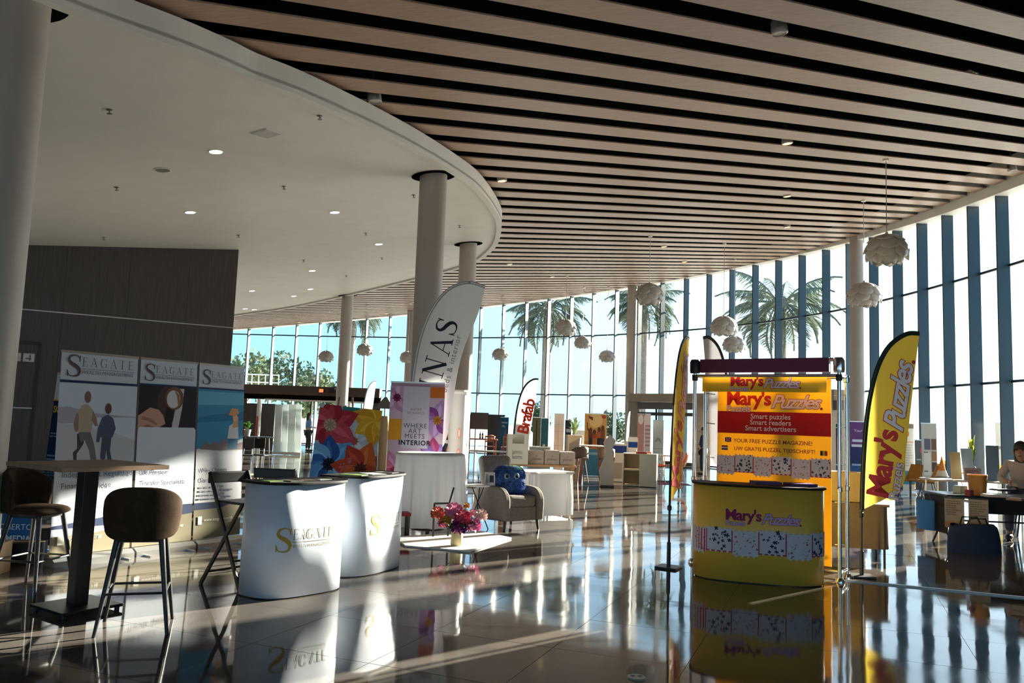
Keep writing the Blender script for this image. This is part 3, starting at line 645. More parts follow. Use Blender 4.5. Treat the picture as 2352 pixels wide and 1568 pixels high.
def puzzle_band(par, u0, u1, v0, v1, surf=flat, seed=2, o=.002):
    r = random.Random(seed); it = [((196, 60, 84), Q(u0, v0 + .01, u1, v1 - .01))]; n = 6; w = (u1 - u0) / n; h = v1 - v0
    for i in range(n):
        a = u0 + i * w; dz = .018 * (1 if i % 2 else -1)
        it.append(((214, 206, 214), Q(a + .006, v0 + dz + .006, a + w - .006, v1 + dz * .4 - .004)))
        for k in range(9):
            x = a + w * (k + .5) / 9; it.append(((214, 206, 214), E(x, (v0 + dz) if k % 2 else (v1 + dz * .4), w * .05, w * .05, 7)))
        for k in range(22):
            x, z = a + w * r.uniform(.06, .94), v0 + dz + h * r.uniform(.06, .94); s = w * r.uniform(.03, .085); t = r.uniform(0, 1.5)
            if i % 2: col = (40, 52, 70); sh = 2
            else: col = r.choice([(206, 110, 70), (190, 70, 84), (120, 76, 92)]); s *= .7; sh = r.choice((1, 1, 2))
            for q in range(sh):
                tt = t + q * PI / 2; cx, sx = math.cos(tt), math.sin(tt); l, ww = s, s * .32
                it.append((col, [(x + cx * l - sx * ww, z + sx * l + cx * ww), (x - cx * l - sx * ww, z - sx * l + cx * ww), (x - cx * l + sx * ww, z - sx * l - cx * ww), (x + cx * l + sx * ww, z + sx * l - cx * ww)]))
    return prints(par, it, surf, o0=o, step=.00002, name='puzzle_print')
FL, FR = Vector((2.16, 9.43)), Vector((3.47, 8.5)); bw = (FR - FL).length; bc = (FL + FR) / 2
bt = thing('display_stand', 'yellow puzzle-magazine stand with chrome frame and maroon header', 'display stand', (*bc, 0), math.atan2(FR.y - FL.y, FR.x - FL.x))
hw = bw / 2; RZ = 2.17; BY = .33
for x in (-hw, hw):
    for y in (0, BY):
        MB().tube([(x, y, 0), (x, y, RZ)], .021, 14).build('pole', bt, M_chrome, smooth=50)
        MB().lathe([(0, 0), (.05, 0), (.05, .02), (.03, .05), (0, .05)], 14, (x, y, 0)).build('foot', bt, M_chrome, smooth=40)
        MB().lathe([(.021, 0), (.034, .01), (.034, .06), (.021, .07)], 12, (x, y, RZ - .09)).build('clamp', bt, M_blk if y == 0 else M_chrome, smooth=40)
        MB().lathe([(.021, 0), (.03, .005), (.03, .05), (.021, .055)], 12, (x, y, .92)).build('clamp', bt, M_chrome, smooth=40)
    for z in (RZ - .03, .1): MB().tube([(x, 0, z), (x, BY, z)], .016, 10).build('side_rail', bt, M_chrome, smooth=50)
for y in (0, BY): MB().tube([(-hw - .03, y, RZ - .03), (hw + .03, y, RZ - .03)], .017, 10).build('cross_rail', bt, M_chrome, smooth=50)
MB().tube([(-hw, BY, .06), (hw, BY, .06)], .015, 10).build('cross_rail', bt, M_chrome, smooth=50)
hd_ = MB().box(-.02, .02, RZ + .085, bw - .16, .05, .155).build('header', bt, mat('maroon_board', srgb(112, 40, 74), .55), bevel=.004)
MB().box(0, BY / 2 + .02, RZ + .155, bw - .12, BY, .012).build('roof_panel', bt, MATS['maroon_board'])
for x in (-hw, hw):
    MB().lathe([(0, 0), (.055, 0), (.06, .03), (.06, .13), (.045, .16), (0, .16)], 14, (x, .0, RZ - .0)).build('corner_fitting', bt, M_chrome if x > 0 else M_blk, smooth=40)
    for z in (.35, .8, 1.2, 1.6, 1.95): MB().tube([(x, BY, z), (x * .845, BY - .01, z - .01)], .006, 6).build('tension_clip', bt, M_chrome)
va_ = MB().box(-.035, .055, RZ - .12, bw - .21, .004, .18).build('valance', bt, M_yel)
mary(va_, -.40, RZ - .14, .80, lambda u, v, o: (u, .053 - o, v))
bd = MB().box(0, BY - .01, (2.13 + .1) / 2, 1.29, .004, 2.03).build('backdrop', bt, M_yel)
bs = lambda u, v, o: (u, BY - .012 - o, v)
prints(bd, [((190, 24, 30), Q(-.645, 1.49, .645, 1.745))], bs)
mary(bd, -.54, 1.825, 1.1, bs, fill=(204, 34, 30))
for i, s in enumerate(('Smart puzzles', 'Smart readers', 'Smart advertisers')): txt(bd, s, -.02, 1.665 - .068 * i, .082, (240, 214, 206), bs, bold=.012, o=.005)
txt(bd, 'YOUR FREE PUZZLE MAGAZINE!', .0, 1.385, .062, (150, 62, 70), bs, bold=.01, o=.004); txt(bd, 'UW GRATIS PUZZEL TIJDSCHRIFT!', .02, 1.295, .06, (150, 62, 70), bs, bold=.01, o=.004)
def flag3(u, v, cols, hor): return [(c, Q(u, v + .018 * i, u + .075, v + .018 * (i + 1)) if hor else Q(u + .025 * i, v, u + .025 * (i + 1), v + .054)) for i, c in enumerate(cols)]
prints(bd, flag3(-.59, 1.29, [(40, 52, 110), (222, 220, 214), (170, 40, 40)], 1) + flag3(.53, 1.28, [(30, 40, 30), (214, 180, 40), (190, 60, 50)], 0) + [((52, 56, 110), Q(-.55, 1.385, -.475, 1.44)), ((216, 208, 210), [(-.55, 1.385), (-.54, 1.385), (-.475, 1.44), (-.485, 1.44)]), ((216, 208, 210), [(-.55, 1.44), (-.54, 1.44), (-.475, 1.385), (-.485, 1.385)]), ((200, 60, 66), Q(-.55, 1.408, -.475, 1.418)), ((200, 60, 66), Q(-.517, 1.385, -.507, 1.44))], bs, o0=.004)
puzzle_band(bd, -.645, .645, 1.03, 1.235, bs, 3, .003)
t, wr, sf, LL = counter('yellow curved counter with puzzle logo and puzzle-piece band', (2.66, 8.66), math.radians(-14.5), 1.30, .42, .95, mat('yellow_wrap', srgb(246, 190, 72), .45), top=(34, 22, 18))
mary(wr, -.33, .62, .74, sf, o=.003, fill=(150, 34, 90), line=(150, 44, 110), fill2=(214, 170, 214))
puzzle_band(wr, -.78, .78, .28, .52, sf, 5, .003)
ca, sa = math.cos(math.radians(-14.5)), math.sin(math.radians(-14.5))
for k, (u, v) in enumerate(((.08, -.1), (.42, -.12))):
    o = leaflet('purple puzzle magazines stacked on the yellow counter, %s pile' % ('left' if k == 0 else 'right'), 2.66 + u * ca - v * sa, 8.66 + u * sa + v * ca, .973, .1 * k, .28, .2, (96, 62, 110), (150, 110, 160), 'magazine piles on the yellow counter', th=.03)
# ------------------------------------------------------------------ feather flags
PLN = [(0, 0), (.005, .7), (.03, 1.3), (.08, 1.8), (.17, 2.2), (.3, 2.46), (.48, 2.6), (.62, 2.61)]
OUT = [(.62, 2.61), (.575, 2.27), (.52, 1.8), (.46, 1.3), (.41, .95), (.01, .7)]
def feather(label, base, H, rz, cloth, edge, wmul=1, mirror=False, foot=True, pole=None, pl=PLN, ou=OUT, trans=.5, Hn=2.61, group='feather flags', lean=0):
    t = thing('feather_flag', label, 'flag', (base[0], base[1], 0), rz, group); k = H / Hn; mx = -1 if mirror else 1
    pc = [(x * wmul * k * mx, z * k) for x, z in catm(pl, 6)]; oc = [(x * wmul * k * mx, z * k) for x, z in catm(ou, 6)]
    MB().tube([(x, 0, z) for x, z in pc], [.014 if z < H * .5 else .009 for x, z in pc], 8).build('pole', t, pole or M_blk, smooth=60)
    start = next(i for i, q in enumerate(pc) if q[1] >= ou[-1][1] * k - .001)
    poly = pc[start:] + oc[1:]
    M_ = mat('flag_cloth_%d_%d_%d' % cloth, srgb(*cloth), .7, spec=.1, trans=trans)
    b = MB()
    for (x0, z0), (x1, z1) in zip(pc[start:-1], pc[start + 1:]):   # cloth in strips between pole and free edge
        b
    N = 40; up = pc[start:]; dn = oc[::-1]
    def samp(c, f):
        L = [0]
        for i in range(len(c) - 1): L.append(L[-1] + math.dist(c[i], c[i + 1]))
        s = f * L[-1]; i = 0
        while i < len(c) - 2 and L[i + 1] < s: i += 1
        g = (s - L[i]) / max(1e-6, L[i + 1] - L[i]); return (c[i][0] + (c[i + 1][0] - c[i][0]) * g, c[i][1] + (c[i + 1][1] - c[i][1]) * g)
    vs_ = []; fs = []
    for i in range(N + 1):
        a, c = samp(up, i / N), samp(dn, i / N)
        for j in range(7):
            g = j / 6; vs_.append((a[0] + (c[0] - a[0]) * g, 0, a[1] + (c[1] - a[1]) * g))
    for i in range(N):
        for j in range(6): fs.append((i * 7 + j, i * 7 + j + 1, i * 7 + j + 8, i * 7 + j + 7))
    cl = b.add(vs_, fs).build('cloth', t, M_, smooth=60)
    if edge:
        e = MB(); q = up; vv = []
        for i in range(len(q)):
            a, c = q[max(i - 1, 0)], q[min(i + 1, len(q) - 1)]; dx, dz = c[0] - a[0], c[1] - a[1]; l = math.hypot(dx, dz) or 1
            for w in (-.022, .028): vv.append((q[i][0] + dz / l * w * mx, -.0025, q[i][1] - dx / l * w * mx))
            for w in (-.022, .028): vv.append((q[i][0] + dz / l * w * mx, .0025, q[i][1] - dx / l * w * mx))
        fs = []
        for i in range(len(q) - 1):
            for a, c in ((0, 1), (3, 2), (1, 3), (2, 0)): fs.append((4 * i + a, 4 * i + c, 4 * i + 4 + c, 4 * i + 4 + a))
        e.add(vv, fs).build('sleeve', t, ink(*edge))
    if foot:
        MB().box(0, 0, .012, .24, .24, .02).build('base_plate', t, M_blk, bevel=.004); MB().lathe([(.022, 0), (.022, .25), (.016, .26)], 10, (0, 0, .02)).build('spigot', t, M_blk)
    MB().lathe([(.015, 0), (.024, .01), (.024, .05), (.015, .06)], 10, (0, 0, .62 * k)).build('collar', t, M_blk)
    return t, cl, k
GRN = (12, 44, 26)
tr, cl, k = feather('yellow feather flag with puzzle lettering right of the stand', (3.86, 8.88), 2.66, math.radians(-6), (246, 214, 84), GRN)
fsf = lambda u, v, o: (u, -o, v)
mary(cl, .265, .84, 1.55, fsf, o=.006, fill=(232, 70, 74), line=(214, 54, 66), fill2=(255, 250, 252), ang=math.radians(80.5))
tl_, cl, k = feather('yellow feather flag seen edge-on left of the stand', (1.80, 9.0), 2.60, math.radians(60), (246, 206, 70), GRN)
mary(cl, .26, .84, 1.6, fsf, o=.006, fill=(206, 36, 40), line=(196, 44, 50), fill2=(230, 170, 160), ang=math.radians(80.5))
feather('grey-white feather flag with black edge rising behind the stand header', (3.32, 12.0), 2.96, math.radians(-64), (150, 148, 156), (14, 22, 24), mirror=True, trans=.2)
PL2 = [(0, 0), (0, 1.2), (.03, 2.1), (.12, 2.7), (.28, 3.12), (.5, 3.4), (.78, 3.52), (1.05, 3.46)]
OU2 = [(1.05, 3.46), (.96, 3.05), (.78, 2.55), (.69, 2.15), (.62, 1.6), (.5, 1.0), (0, .8)]
q = PY(943, 900, 12.82); ti, cl, k = feather('large white feather flag with black serif lettering beside the tall column', (q.x, 12.82), 3.68, math.radians(2), (206, 210, 212), (150, 156, 160), pole=M_alu, pl=PL2, ou=OU2, Hn=3.46, trans=.3)
serif(cl, 'INAS', .44, 1.97, .34, (24, 32, 48), o=.006, ang=math.radians(76), sp=.14)
txt(cl, 'beds & interior', .57, 1.95, .13, (120, 128, 136), o=.006, ang=math.radians(78), al='LEFT', sp=1.15)
q = PY(1178, 1000, 22); tb, cl, k = feather('slim white feather flag with red rounded lettering behind the wine cartons', (q.x, 22), 2.72, 0, (226, 228, 228), (40, 52, 56), trans=.4)
txt(cl, 'Brafab', .40, 1.2, .43, (226, 66, 46), o=.006, ang=math.radians(80), al='LEFT', bold=.03, sp=.88)
for i, s in enumerate(('OUTDOOR FURNITURE', 'MÖBEL & DESIGN')): txt(cl, s, .2, .95 - .07 * i, .05, (70, 74, 80), o=.006, al='CENTER')
q = PY(826, 1030, 27); feather('small white feather flag far behind the flower painting', (q.x, 27), 2.75, math.radians(58), (214, 222, 226), (70, 80, 90))
q = PY(1436, 1060, 26); feather('thin white feather flag seen edge-on beside the entrance portal', (q.x, 26), 2.0, math.radians(66), (224, 228, 230), None, pole=M_alu)
# cables strip on the floor, floor disc
a, c = P(1940, 1333), P(2420, 1380)
o = thing('cable_cover', 'flat metal cable cover strip crossing the floor right of the stand', 'cable cover', (a.x, a.y, 0), math.atan2(c.y - a.y, c.x - a.x)); L = (c - a).length
MB().slab([(0, 0), (L, 0), (L, .006), (0, .006)], -.055, .055).build('strip', o, mat('grey_strip', (.32, .32, .33), .35, metal=.5))
MB().slab([(0, .006), (L, .006), (L, .014), (0, .014)], -.02, .02).build('ridge', o, MATS['grey_strip'])
q = P(1462, 1556); o = thing('floor_disc', 'small round pale floor disc with two dark spots at the bottom edge', 'floor plate', (q.x, q.y, 0))  # flat pale disc with two dark dots, laid on the floor
MB().lathe([(0, .008), (.055, .008), (.062, 0)], 24).build('plate', o, mat('pale_disc', (.45, .4, .33), .4), smooth=40)
for s in (-1, 1): MB().lathe([(0, .0095), (.014, .0095), (.015, .007)], 12, (s * .022, .01, 0)).build('spot', o, M_blk)
# boxes and skirted table behind the stand
q = P(1962, 1292); t = thing('skirted_table', 'small table under a grey-brown cloth behind the stand, right of the chrome pole', 'table', (4.3, 10.2, 0), math.radians(-12))
MB().box(0, 0, .68, .78, .55, .03).build('table_top', t, mat('taupe_cloth', (.12, .098, .095), .85, var=.1))
def skirt(u, v):
    a = 2 * PI * u; c, s = math.cos(a), math.sin(a); e = .35
    f = 1 + .025 * (1 - v) * math.sin(a * 18); return (.395 * math.copysign(abs(c) ** e, c) * f, .28 * math.copysign(abs(s) ** e, s) * f, .16 + .535 * v)
MB().grid(skirt, 96, 6).build('cloth', t, MATS['taupe_cloth'], smooth=60)
for x in (-.34, .34):
    for y in (-.22, .22): MB().tube([(x, y, 0), (x, y, .67)], .014, 8).build('leg', t, M_blk)
carton('beige carton standing on the skirted table behind the stand', 4.22, 10.2, .70, math.radians(-12), .42, .34, .36, mat('beige_card', (.30, .25, .19), .8, var=.06))
# ------------------------------------------------------------------ flower painting on an easel
def flower(cx, cz, r, n, cols, rot=0, fat=.34, centre=None):
    it = []
    for k in range(n):
        a = rot + 2 * PI * k / n; it.append((cols[k % len(cols)], petal(cx, cz, a, r * (1 + .12 * math.sin(3 * k)), r * fat)))
        it.append((tuple(min(255, c + 26) for c in cols[k % len(cols)]), petal(cx, cz, a + .06, r * .8, r * fat * .35)))
    if centre:
        it.append((centre, E(cx, cz, r * .2, r * .2)))
        for k in range(9): it.append((tuple(max(0, c - 40) for c in centre), petal(cx, cz, rot + .35 + 2 * PI * k / 9, r * .3, r * .025)))
    return it
def clip(items, x0, z0, x1, z1):
    out = []
    for c, p in items:
        for ax, lim, sg in ((0, x0, 1), (0, x1, -1), (1, z0, 1), (1, z1, -1)):
            q = []
            for i in range(len(p)):
                a, b = p[i - 1], p[i]; ia, ib = (a[ax] - lim) * sg >= 0, (b[ax] - lim) * sg >= 0
                if ia != ib:
                    t = (lim - a[ax]) / (b[ax] - a[ax]); q.append((a[0] + (b[0] - a[0]) * t, a[1] + (b[1] - a[1]) * t))
                if ib: q.append(b)
            p = q
            if len(p) < 3: break
        if len(p) >= 3: out.append((c, p))
    return out
RD, OR, YE, BL = [(186, 44, 60), (170, 34, 50), (200, 70, 84)], [(206, 76, 40), (220, 104, 40), (190, 60, 36)], [(236, 178, 44), (226, 160, 30)], [(52, 104, 178), (96, 160, 216), (40, 84, 156), (120, 180, 226)]
q = P(800, 1235); t = thing('painting_easel', 'square painting of big red, blue and orange flowers behind the white counters', 'painting', (-1.95, 9.6, 0), math.radians(10))
cv = MB().box(0, 0, .46, .74, .03, .92).build('canvas', t, ink(188, 196, 206), loc=(0, 0, .72), rot=(-.12, math.radians(4.5), 0))
art = [((196, 200, 210), Q(-.37, 0, .37, .92)), ((44, 140, 130), Q(-.1, .78, .1, .92)), ((226, 196, 190), Q(.1, .55, .37, .92))] + flower(.08, .52, .24, 6, [(190, 194, 206), (206, 208, 216)], .3, centre=(176, 120, 60)) + flower(.3, .78, .3, 7, YE, .2) + flower(-.22, .68, .36, 6, RD, .5, centre=(206, 180, 150)) + flower(-.17, .22, .36, 8, BL, .1, centre=(40, 40, 60)) + flower(.2, .2, .34, 7, OR, .4, centre=(120, 60, 40))
r = random.Random(4)
art += [((214, 110, 130), E(.02 + r.uniform(-.06, .06), .2 + r.uniform(-.18, .12), .012, .012, 6)) for _ in range(40)]
prints(cv, clip(art, -.37, 0, .37, .92), lambda u, v, o: (u, -.015 - o, v), step=.00008)
for x in (-.25, .25): MB().tube([(x, -.02, 0), (x * .3, .16, 1.75)], .014, 8).build('easel_leg', t, M_top)
MB().tube([(0, .55, 0), (0, .17, 1.65)], .014, 8).build('easel_leg', t, M_top); MB().box(0, .0, .7, .6, .05, .03).build('easel_ledge', t, M_top)
# ------------------------------------------------------------------ mauve orchid banner
a, c = PY(885, 1100, 12.5), PY(1012, 1100, 12.42)
t, sh, w = rollup('mauve orchid roll-up with art and interior lettering behind the tall cloth table', a, c, 2.08, (176, 146, 170), lean=.02)
art = [((196, 168, 190), Q(-w / 2, 0, w / 2, 1.93))] + flower(-.32, 1.75, .3, 5, [(176, 130, 170), (190, 150, 186)], .2, centre=(130, 40, 90)) + [((214, 146, 40), Q(-w / 2, 1.1, -.14, 1.42)), ((196, 104, 36), Q(.2, 1.76, w / 2, 1.93))] + flower(.33, 1.42, .32, 6, [(150, 112, 176), (170, 136, 190), (122, 60, 130)], .3, centre=(190, 130, 50)) + flower(-.3, .62, .34, 7, [(214, 120, 150), (200, 96, 130), (186, 130, 170)], .1, centre=(170, 60, 90)) + flower(.3, .9, .26, 6, [(134, 96, 168), (160, 60, 110)], .6) + flower(.15, .5, .34, 7, [(206, 150, 140), (176, 130, 166)], .5, centre=(206, 150, 90)) + [((196, 188, 206), Q(-.22, .98, .2, 1.93))]
prints(sh, clip(art, -w / 2, 0, w / 2, 1.93), o0=.003, step=.00008)
for s, v, z, b_ in (('ANTRA', 1.56, .05, 0), ('RICHARDS', 1.5, .05, 0), ('WHERE', 1.29, .1, 0), ('ART', 1.21, .1, 0), ('MEETS', 1.13, .1, 0), ('INTERIOR', 1.03, .1, .03)): txt(sh, s, -.01, v, z, (150, 96, 100) if z < .06 else (70, 66, 80) if b_ == 0 else (26, 26, 34), bold=b_, sp=1.15, o=.012)
# two printed totems beside the flag
for lab, px, Y, c0, dots in (('pale cylindrical advertising totem beside the tall column', 1046, 14.2, (196, 200, 206), (226, 160, 150)), ('dark blue bottle-print totem behind the white flag', 1022, 14.8, (36, 44, 66), (206, 90, 80))):
    q = PY(px, 1100, Y); t = thing('advertising_totem', lab, 'totem', (q.x, Y, 0), group='advertising totems'); r_ = .16 if c0[0] > 100 else .14; h = 1.98 if c0[0] > 100 else 1.72
    MB().lathe([(r_, 0), (r_, h)], 28).build('sleeve', t, ink(*c0), smooth=50); MB().lathe([(0, h), (r_ + .02, h), (r_ + .03, h + .04), (r_ + .01, h + .07), (0, h + .07)], 28).build('cap', t, ink(214, 216, 216), smooth=30); MB().lathe([(0, 0), (r_ + .03, 0), (r_ + .03, .03), (0, .03)], 28).build('base', t, M_blk)
    sf_ = lambda u, v, o, r=r_: ((r + o) * math.sin(u / r), -(r + o) * math.cos(u / r), v)
    prints(t, [(dots, E(.04, z, .035, .1, 12)) for z in (.55, .95, 1.3)] + [((232, 224, 216), E(.04, z, .016, .06, 10)) for z in (.55, .95, 1.3)] + [((210, 196, 196), Q(-.06, 1.1, .1, 1.16))], sf_)
# ------------------------------------------------------------------ tall table under a white sheer cloth
M_sheer = mat('sheer_white_cloth', (.74, .76, .80), .8, spec=.1, trans=.35)
def cloth_round(label, loc, R, H, hem=.05, n=130, wav=.05, name='cocktail_table'):
    t = thing(name, label, 'table', (*loc, 0)); MB().lathe([(0, H - .03), (R, H - .03), (R, H), (0, H)], 48).build('table_top', t, ink(206, 206, 204))
    MB().tube([(0, 0, 0), (0, 0, H - .02)], .03, 10).build('post', t, M_blk); MB().lathe([(0, 0), (.24, 0), (.24, .02), (0, .03)], 24).build('foot', t, M_blk)
    b = MB(); prof = [(0, H + .006), (R * .97, H + .006), (R + .008, H - .004)] + [(R + .01 + .05 * f, H - .02 - (H - hem - .02) * f) for f in [i / 10 for i in range(11)]]
    b.lathe(prof, n, wob=lambda a, z: 1 + (wav * min(1, max(0, (H - z) / H * 2.2)) * (math.sin(a * 13) * .6 + math.sin(a * 23 + 1) * .4)))
    b.build('tablecloth', t, M_sheer, smooth=70); return t
cloth_round('tall round table under a white sheer cloth beside the orchid banner', (-1.1, 11.6), .48, 1.04, n=160, wav=.085)
# low table under cloth, with cartons behind
t = thing('cloth_table', 'low rectangular table under a sheer white cloth behind the armchair', 'table', (.55, 13.55, 0), math.radians(34))
MB().box(0, 0, .72, .9, .7, .03).build('table_top', t, ink(206, 206, 204))
for x in (-.4, .4):
    for y in (-.3, .3): MB().tube([(x, y, 0), (x, y, .71)], .018, 8).build('leg', t, M_alu)
def drape(u, v):
    a = 2 * PI * u; c, s = math.cos(a), math.sin(a); e = .3; k = min(1, v * 1.6); f = 1 + .05 * k * math.sin(a * 21) + .02 * k
    return (.46 * math.copysign(abs(c) ** e, c) * f, .36 * math.copysign(abs(s) ** e, s) * f, .74 - .70 * v)
MB().grid(drape, 140, 8).build('tablecloth', t, M_sheer, smooth=70); MB().box(0, 0, .738, .9, .7, .006).build('cloth_top', t, M_sheer)
# ------------------------------------------------------------------ armchair, cushion, side table, card
M_arm = mat('grey_upholstery', (.20, .175, .16), .9, spec=.15, var=.12, scale=30, bump=.2, bscale=220)
ac = thing('armchair', 'grey recliner armchair with a high rounded back', 'armchair', (.02, 11.95, 0), math.radians(38))
def cush(name, x, y, z, sx, sy, sz, bv, rot=None): return MB().box(0, 0, 0, sx, sy, sz).build(name, ac, M_arm, bevel=bv, seg=5, smooth=40, loc=(x, y, z), rot=rot)
cush('seat_cushion', 0, -.08, .40, .5, .58, .17, .06); cush('front_panel', 0, -.3, .23, .52, .12, .2, .02)
cush('backrest', 0, .3, .76, .56, .15, .52, .07, (-.26, 0, 0)); cush('lumbar_cushion', 0, .2, .58, .52, .13, .3, .06, (-.2, 0, 0))
for s in (-1, 1):
    o_ = [(-.4, .14), (.32, .14), (.36, .4), (.3, .56), (.1, .6), (-.2, .6), (-.34, .55), (-.41, .42)]
    b = MB(); n = len(o_); pts = catm(o_ + [o_[0]], 4)[:-1]; n = len(pts)
    b.add([(s * .26, y, z) for y, z in pts] + [(s * .36, y, z) for y, z in pts], [tuple(range(n)), tuple(range(n, 2 * n))[::-1]] + [(i, n + i, n + (i + 1) % n, (i + 1) % n) for i in range(n)])
    b.build('armrest', ac, M_arm, bevel=.025, seg=3, smooth=50)
    for y in (-.33, .28): MB().tube([(s * .29, y, .15), (s * .31, y * 1.04, 0)], [.026, .018], 8).build('leg', ac, M_blk)
MB().box(0, 0, .19, .52, .6, .1).build('underframe', ac, M_blk)
M_fur = mat('blue_fur', (.045, .10, .30), .9, spec=.1, var=.4, scale=30)
cu = thing('fur_cushion', 'fluffy blue cushion with two round eyes and a green tuft on the armchair', 'cushion', (.03, 11.86, .49), math.radians(20))
sgp = lambda v, e: math.copysign(abs(v) ** e, v)
def pil(a, b):
    t, q_ = 2 * PI * a, PI * b; return (.22 * sgp(math.sin(q_), .55) * sgp(math.cos(t), .6), .1 * math.sin(q_) * math.sin(t), .2 - .2 * sgp(math.cos(q_), .6))
MB().grid(pil, 24, 16).build('body', cu, M_fur, smooth=60)
r = random.Random(3); b = MB(); b2 = MB()
for _ in range(2600):
    ua, ub = r.random(), math.acos(r.uniform(-1, 1)) / PI; p = Vector(pil(ua, ub)); d = Vector((math.sin(PI * ub) * math.cos(2 * PI * ua), math.sin(PI * ub) * math.sin(2 * PI * ua), -math.cos(PI * ub))); e = p + d * .045 + Vector((0, 0, -.028)); s_ = d.orthogonal().normalized() * .006
    (b2 if d.z > .62 and d.x > -.1 else b).add([p - s_, p + s_, e], [(0, 1, 2)])
b.build('fur', cu, M_fur, kind='stuff'); b2.build('tuft', cu, mat('green_fur', (.12, .30, .08), .9), kind='stuff')
for s in (-1, 1):
    ey = MB().sph((s * .075, -.105, .26), (.046, .03, .046), 14, 10).build('eye', cu, ink(120, 150, 170), smooth=60); MB().sph((s * .075, -.128, .256), (.024, .016, .024), 10, 8).build('pupil', ey, ink(12, 14, 24), smooth=60)
o = MB().box(0, 0, .09, .15, .012, .19).build('photo_card', None, ink(206, 208, 206), loc=(-.24, 11.7, .612), rot=(-.15, 0, .3), label='white card with a dark window propped on the armrest of the armchair', cat='card')
prints(o, [((60, 64, 70), Q(-.01, .04, .055, .14)), ((150, 156, 160), Q(-.065, .03, -.025, .16))], o0=.0075)
q = P(1062, 1205); t = thing('side_table', 'small round white side table on thin dark legs left of the armchair', 'table', (-.4, 11.6, 0))
MB().lathe([(0, .60), (.16, .60), (.165, .62), (0, .62)], 28).build('table_top', t, ink(226, 226, 224))
for k in range(3):
    a = 2.1 * k + .4; MB().tube([(.1 * math.cos(a + 3.1), .1 * math.sin(a + 3.1), .6), (.17 * math.cos(a), .17 * math.sin(a), 0)], .008, 6).build('leg', t, M_blk)
# red bench legs, white rug, vase of flowers
rg = [P(905, 1236), P(930, 1256), P(1078, 1269), P(1175, 1238), P(1105, 1222)]
b = MB().prism([(p.x, p.y) for p in rg], 0, .022); b.build('rug', None, mat('white_rug', (.78, .77, .74), .95, spec=.05, bump=.5, bscale=120), label='flat white rug on the floor under the vase of flowers', cat='rug', bevel=.006)
q = P(950, 1222); t = thing('low_stool', 'low red stool with dark legs beside the farther white counter', 'stool', (q.x - .2, q.y - .1, 0), .3)
MB().box(0, 0, .25, .3, .24, .04).build('seat', t, ink(150, 44, 54), bevel=.01); MB().box(-.1, .1, .33, .12, .03, .12).build('backrest', t, ink(150, 44, 54), bevel=.01)
for x in (-.12, .12):
    for y in (-.09, .09): MB().box(x, y, .115, .028, .028, .23).build('leg', t, M_blk)
q = P(1012, 1236); t = thing('plant_stand', 'slender black metal stand leaning behind the flowers on the rug', 'stand', (q.x, q.y, .022), .2)
MB().tube([(-.1, 0, 0), (-.1, 0, .42)], .014, 6).build('leg', t, M_blk); MB().tube([(.1, .06, 0), (.1, .06, .42)], .014, 6).build('leg', t, M_blk); MB().tube([(-.1, 0, .42), (.1, .06, .42), (.16, .1, .62)], .014, 6).build('arm', t, M_blk)
q = P(1048, 1258); vz = .023; t = thing('flower_vase', 'ribbed pale vase on the rug filled with pink and purple flowers', 'vase', (q.x, q.y + .05, vz))
MB().lathe([(0, 0), (.07, 0), (.075, .02), (.07, .17), (.062, .2), (.055, .2), (.055, .03)], 40, wob=lambda a, z: 1 + .03 * math.sin(a * 16)).build('vase', t, mat('straw_vase', (.55, .46, .26), .6, var=.2), smooth=60)
MS = mat('leaf_green', (.035, .075, .03), .6, var=.3)
FC = [(206, 120, 156), (190, 96, 72), (150, 40, 96), (196, 70, 96), (216, 160, 176), (226, 196, 190), (196, 140, 60), (206, 96, 140), (112, 28, 96), (214, 130, 150)]
hs = [(-.25, .02, .36, .085), (-.05, .0, .38, .12), (.06, -.08, .33, .10), (-.13, -.08, .3, .06), (.02, -.08, .22, .10), (.2, -.04, .24, .09), (.28, 0, .36, .08), (-.17, .02, .25, .07), (.1, .02, .47, .04), (.17, .04, .38, .05)]
hc = [1, 0, 3, 6, 8, 0, 5, 7, 6, 4]
for i, (x, y, z, r_) in enumerate(hs):
    col = FC[hc[i]]; rr_ = random.Random(i); b = MB(); M1, M2 = ink(*col), ink(*[min(255, c_ + 22) for c_ in col])
    for k in range(46):
        th = math.acos(1 - 1.75 * (k + .5) / 46); ph = k * 2.4; d = Vector((math.sin(th) * math.cos(ph), math.sin(th) * math.sin(ph), math.cos(th))); a_ = d.orthogonal().normalized(); c_ = d.cross(a_)
        c0 = Vector((x, y, z)) + d * r_ * .55; tip = Vector((x, y, z)) + d * r_ * 1.05
        b.add([c0, c0 + (tip - c0) * .5 + a_ * r_ * .24, tip + a_ * r_ * .1 + Vector((0, 0, .1 * r_)), tip - a_ * r_ * .1 + c_ * r_ * .08, c0 + (tip - c0) * .5 - a_ * r_ * .24], [(0, 1, 2, 3, 4)], M1 if k % 2 else M2)
    fl_ = b.build('flower_head', t); MB().sph((x, y, z), r_ * .62, 10, 8).build('flower_core', fl_, M1, smooth=60)
    MB().tube([(0, 0, .1), (x * .5, y * .5, .2), (x, y, z)], .005, 5).build('stem', t, MS)
for k in range(9):
    a = k * .7 + .2; l = .2; b = MB(); z0 = .18 + .02 * (k % 3)
    b.grid(lambda u, v: ((.05 + l * u) * math.cos(a) - (v - .5) * .11 * math.sin(PI * (.1 + .9 * u)) * math.sin(a), (.05 + l * u) * math.sin(a) + (v - .5) * .11 * math.sin(PI * (.1 + .9 * u)) * math.cos(a), z0 + .08 * math.sin(u * 2.4) - .03 * abs(v - .5)), 6, 2).build('leaf', t, MS, smooth=60)
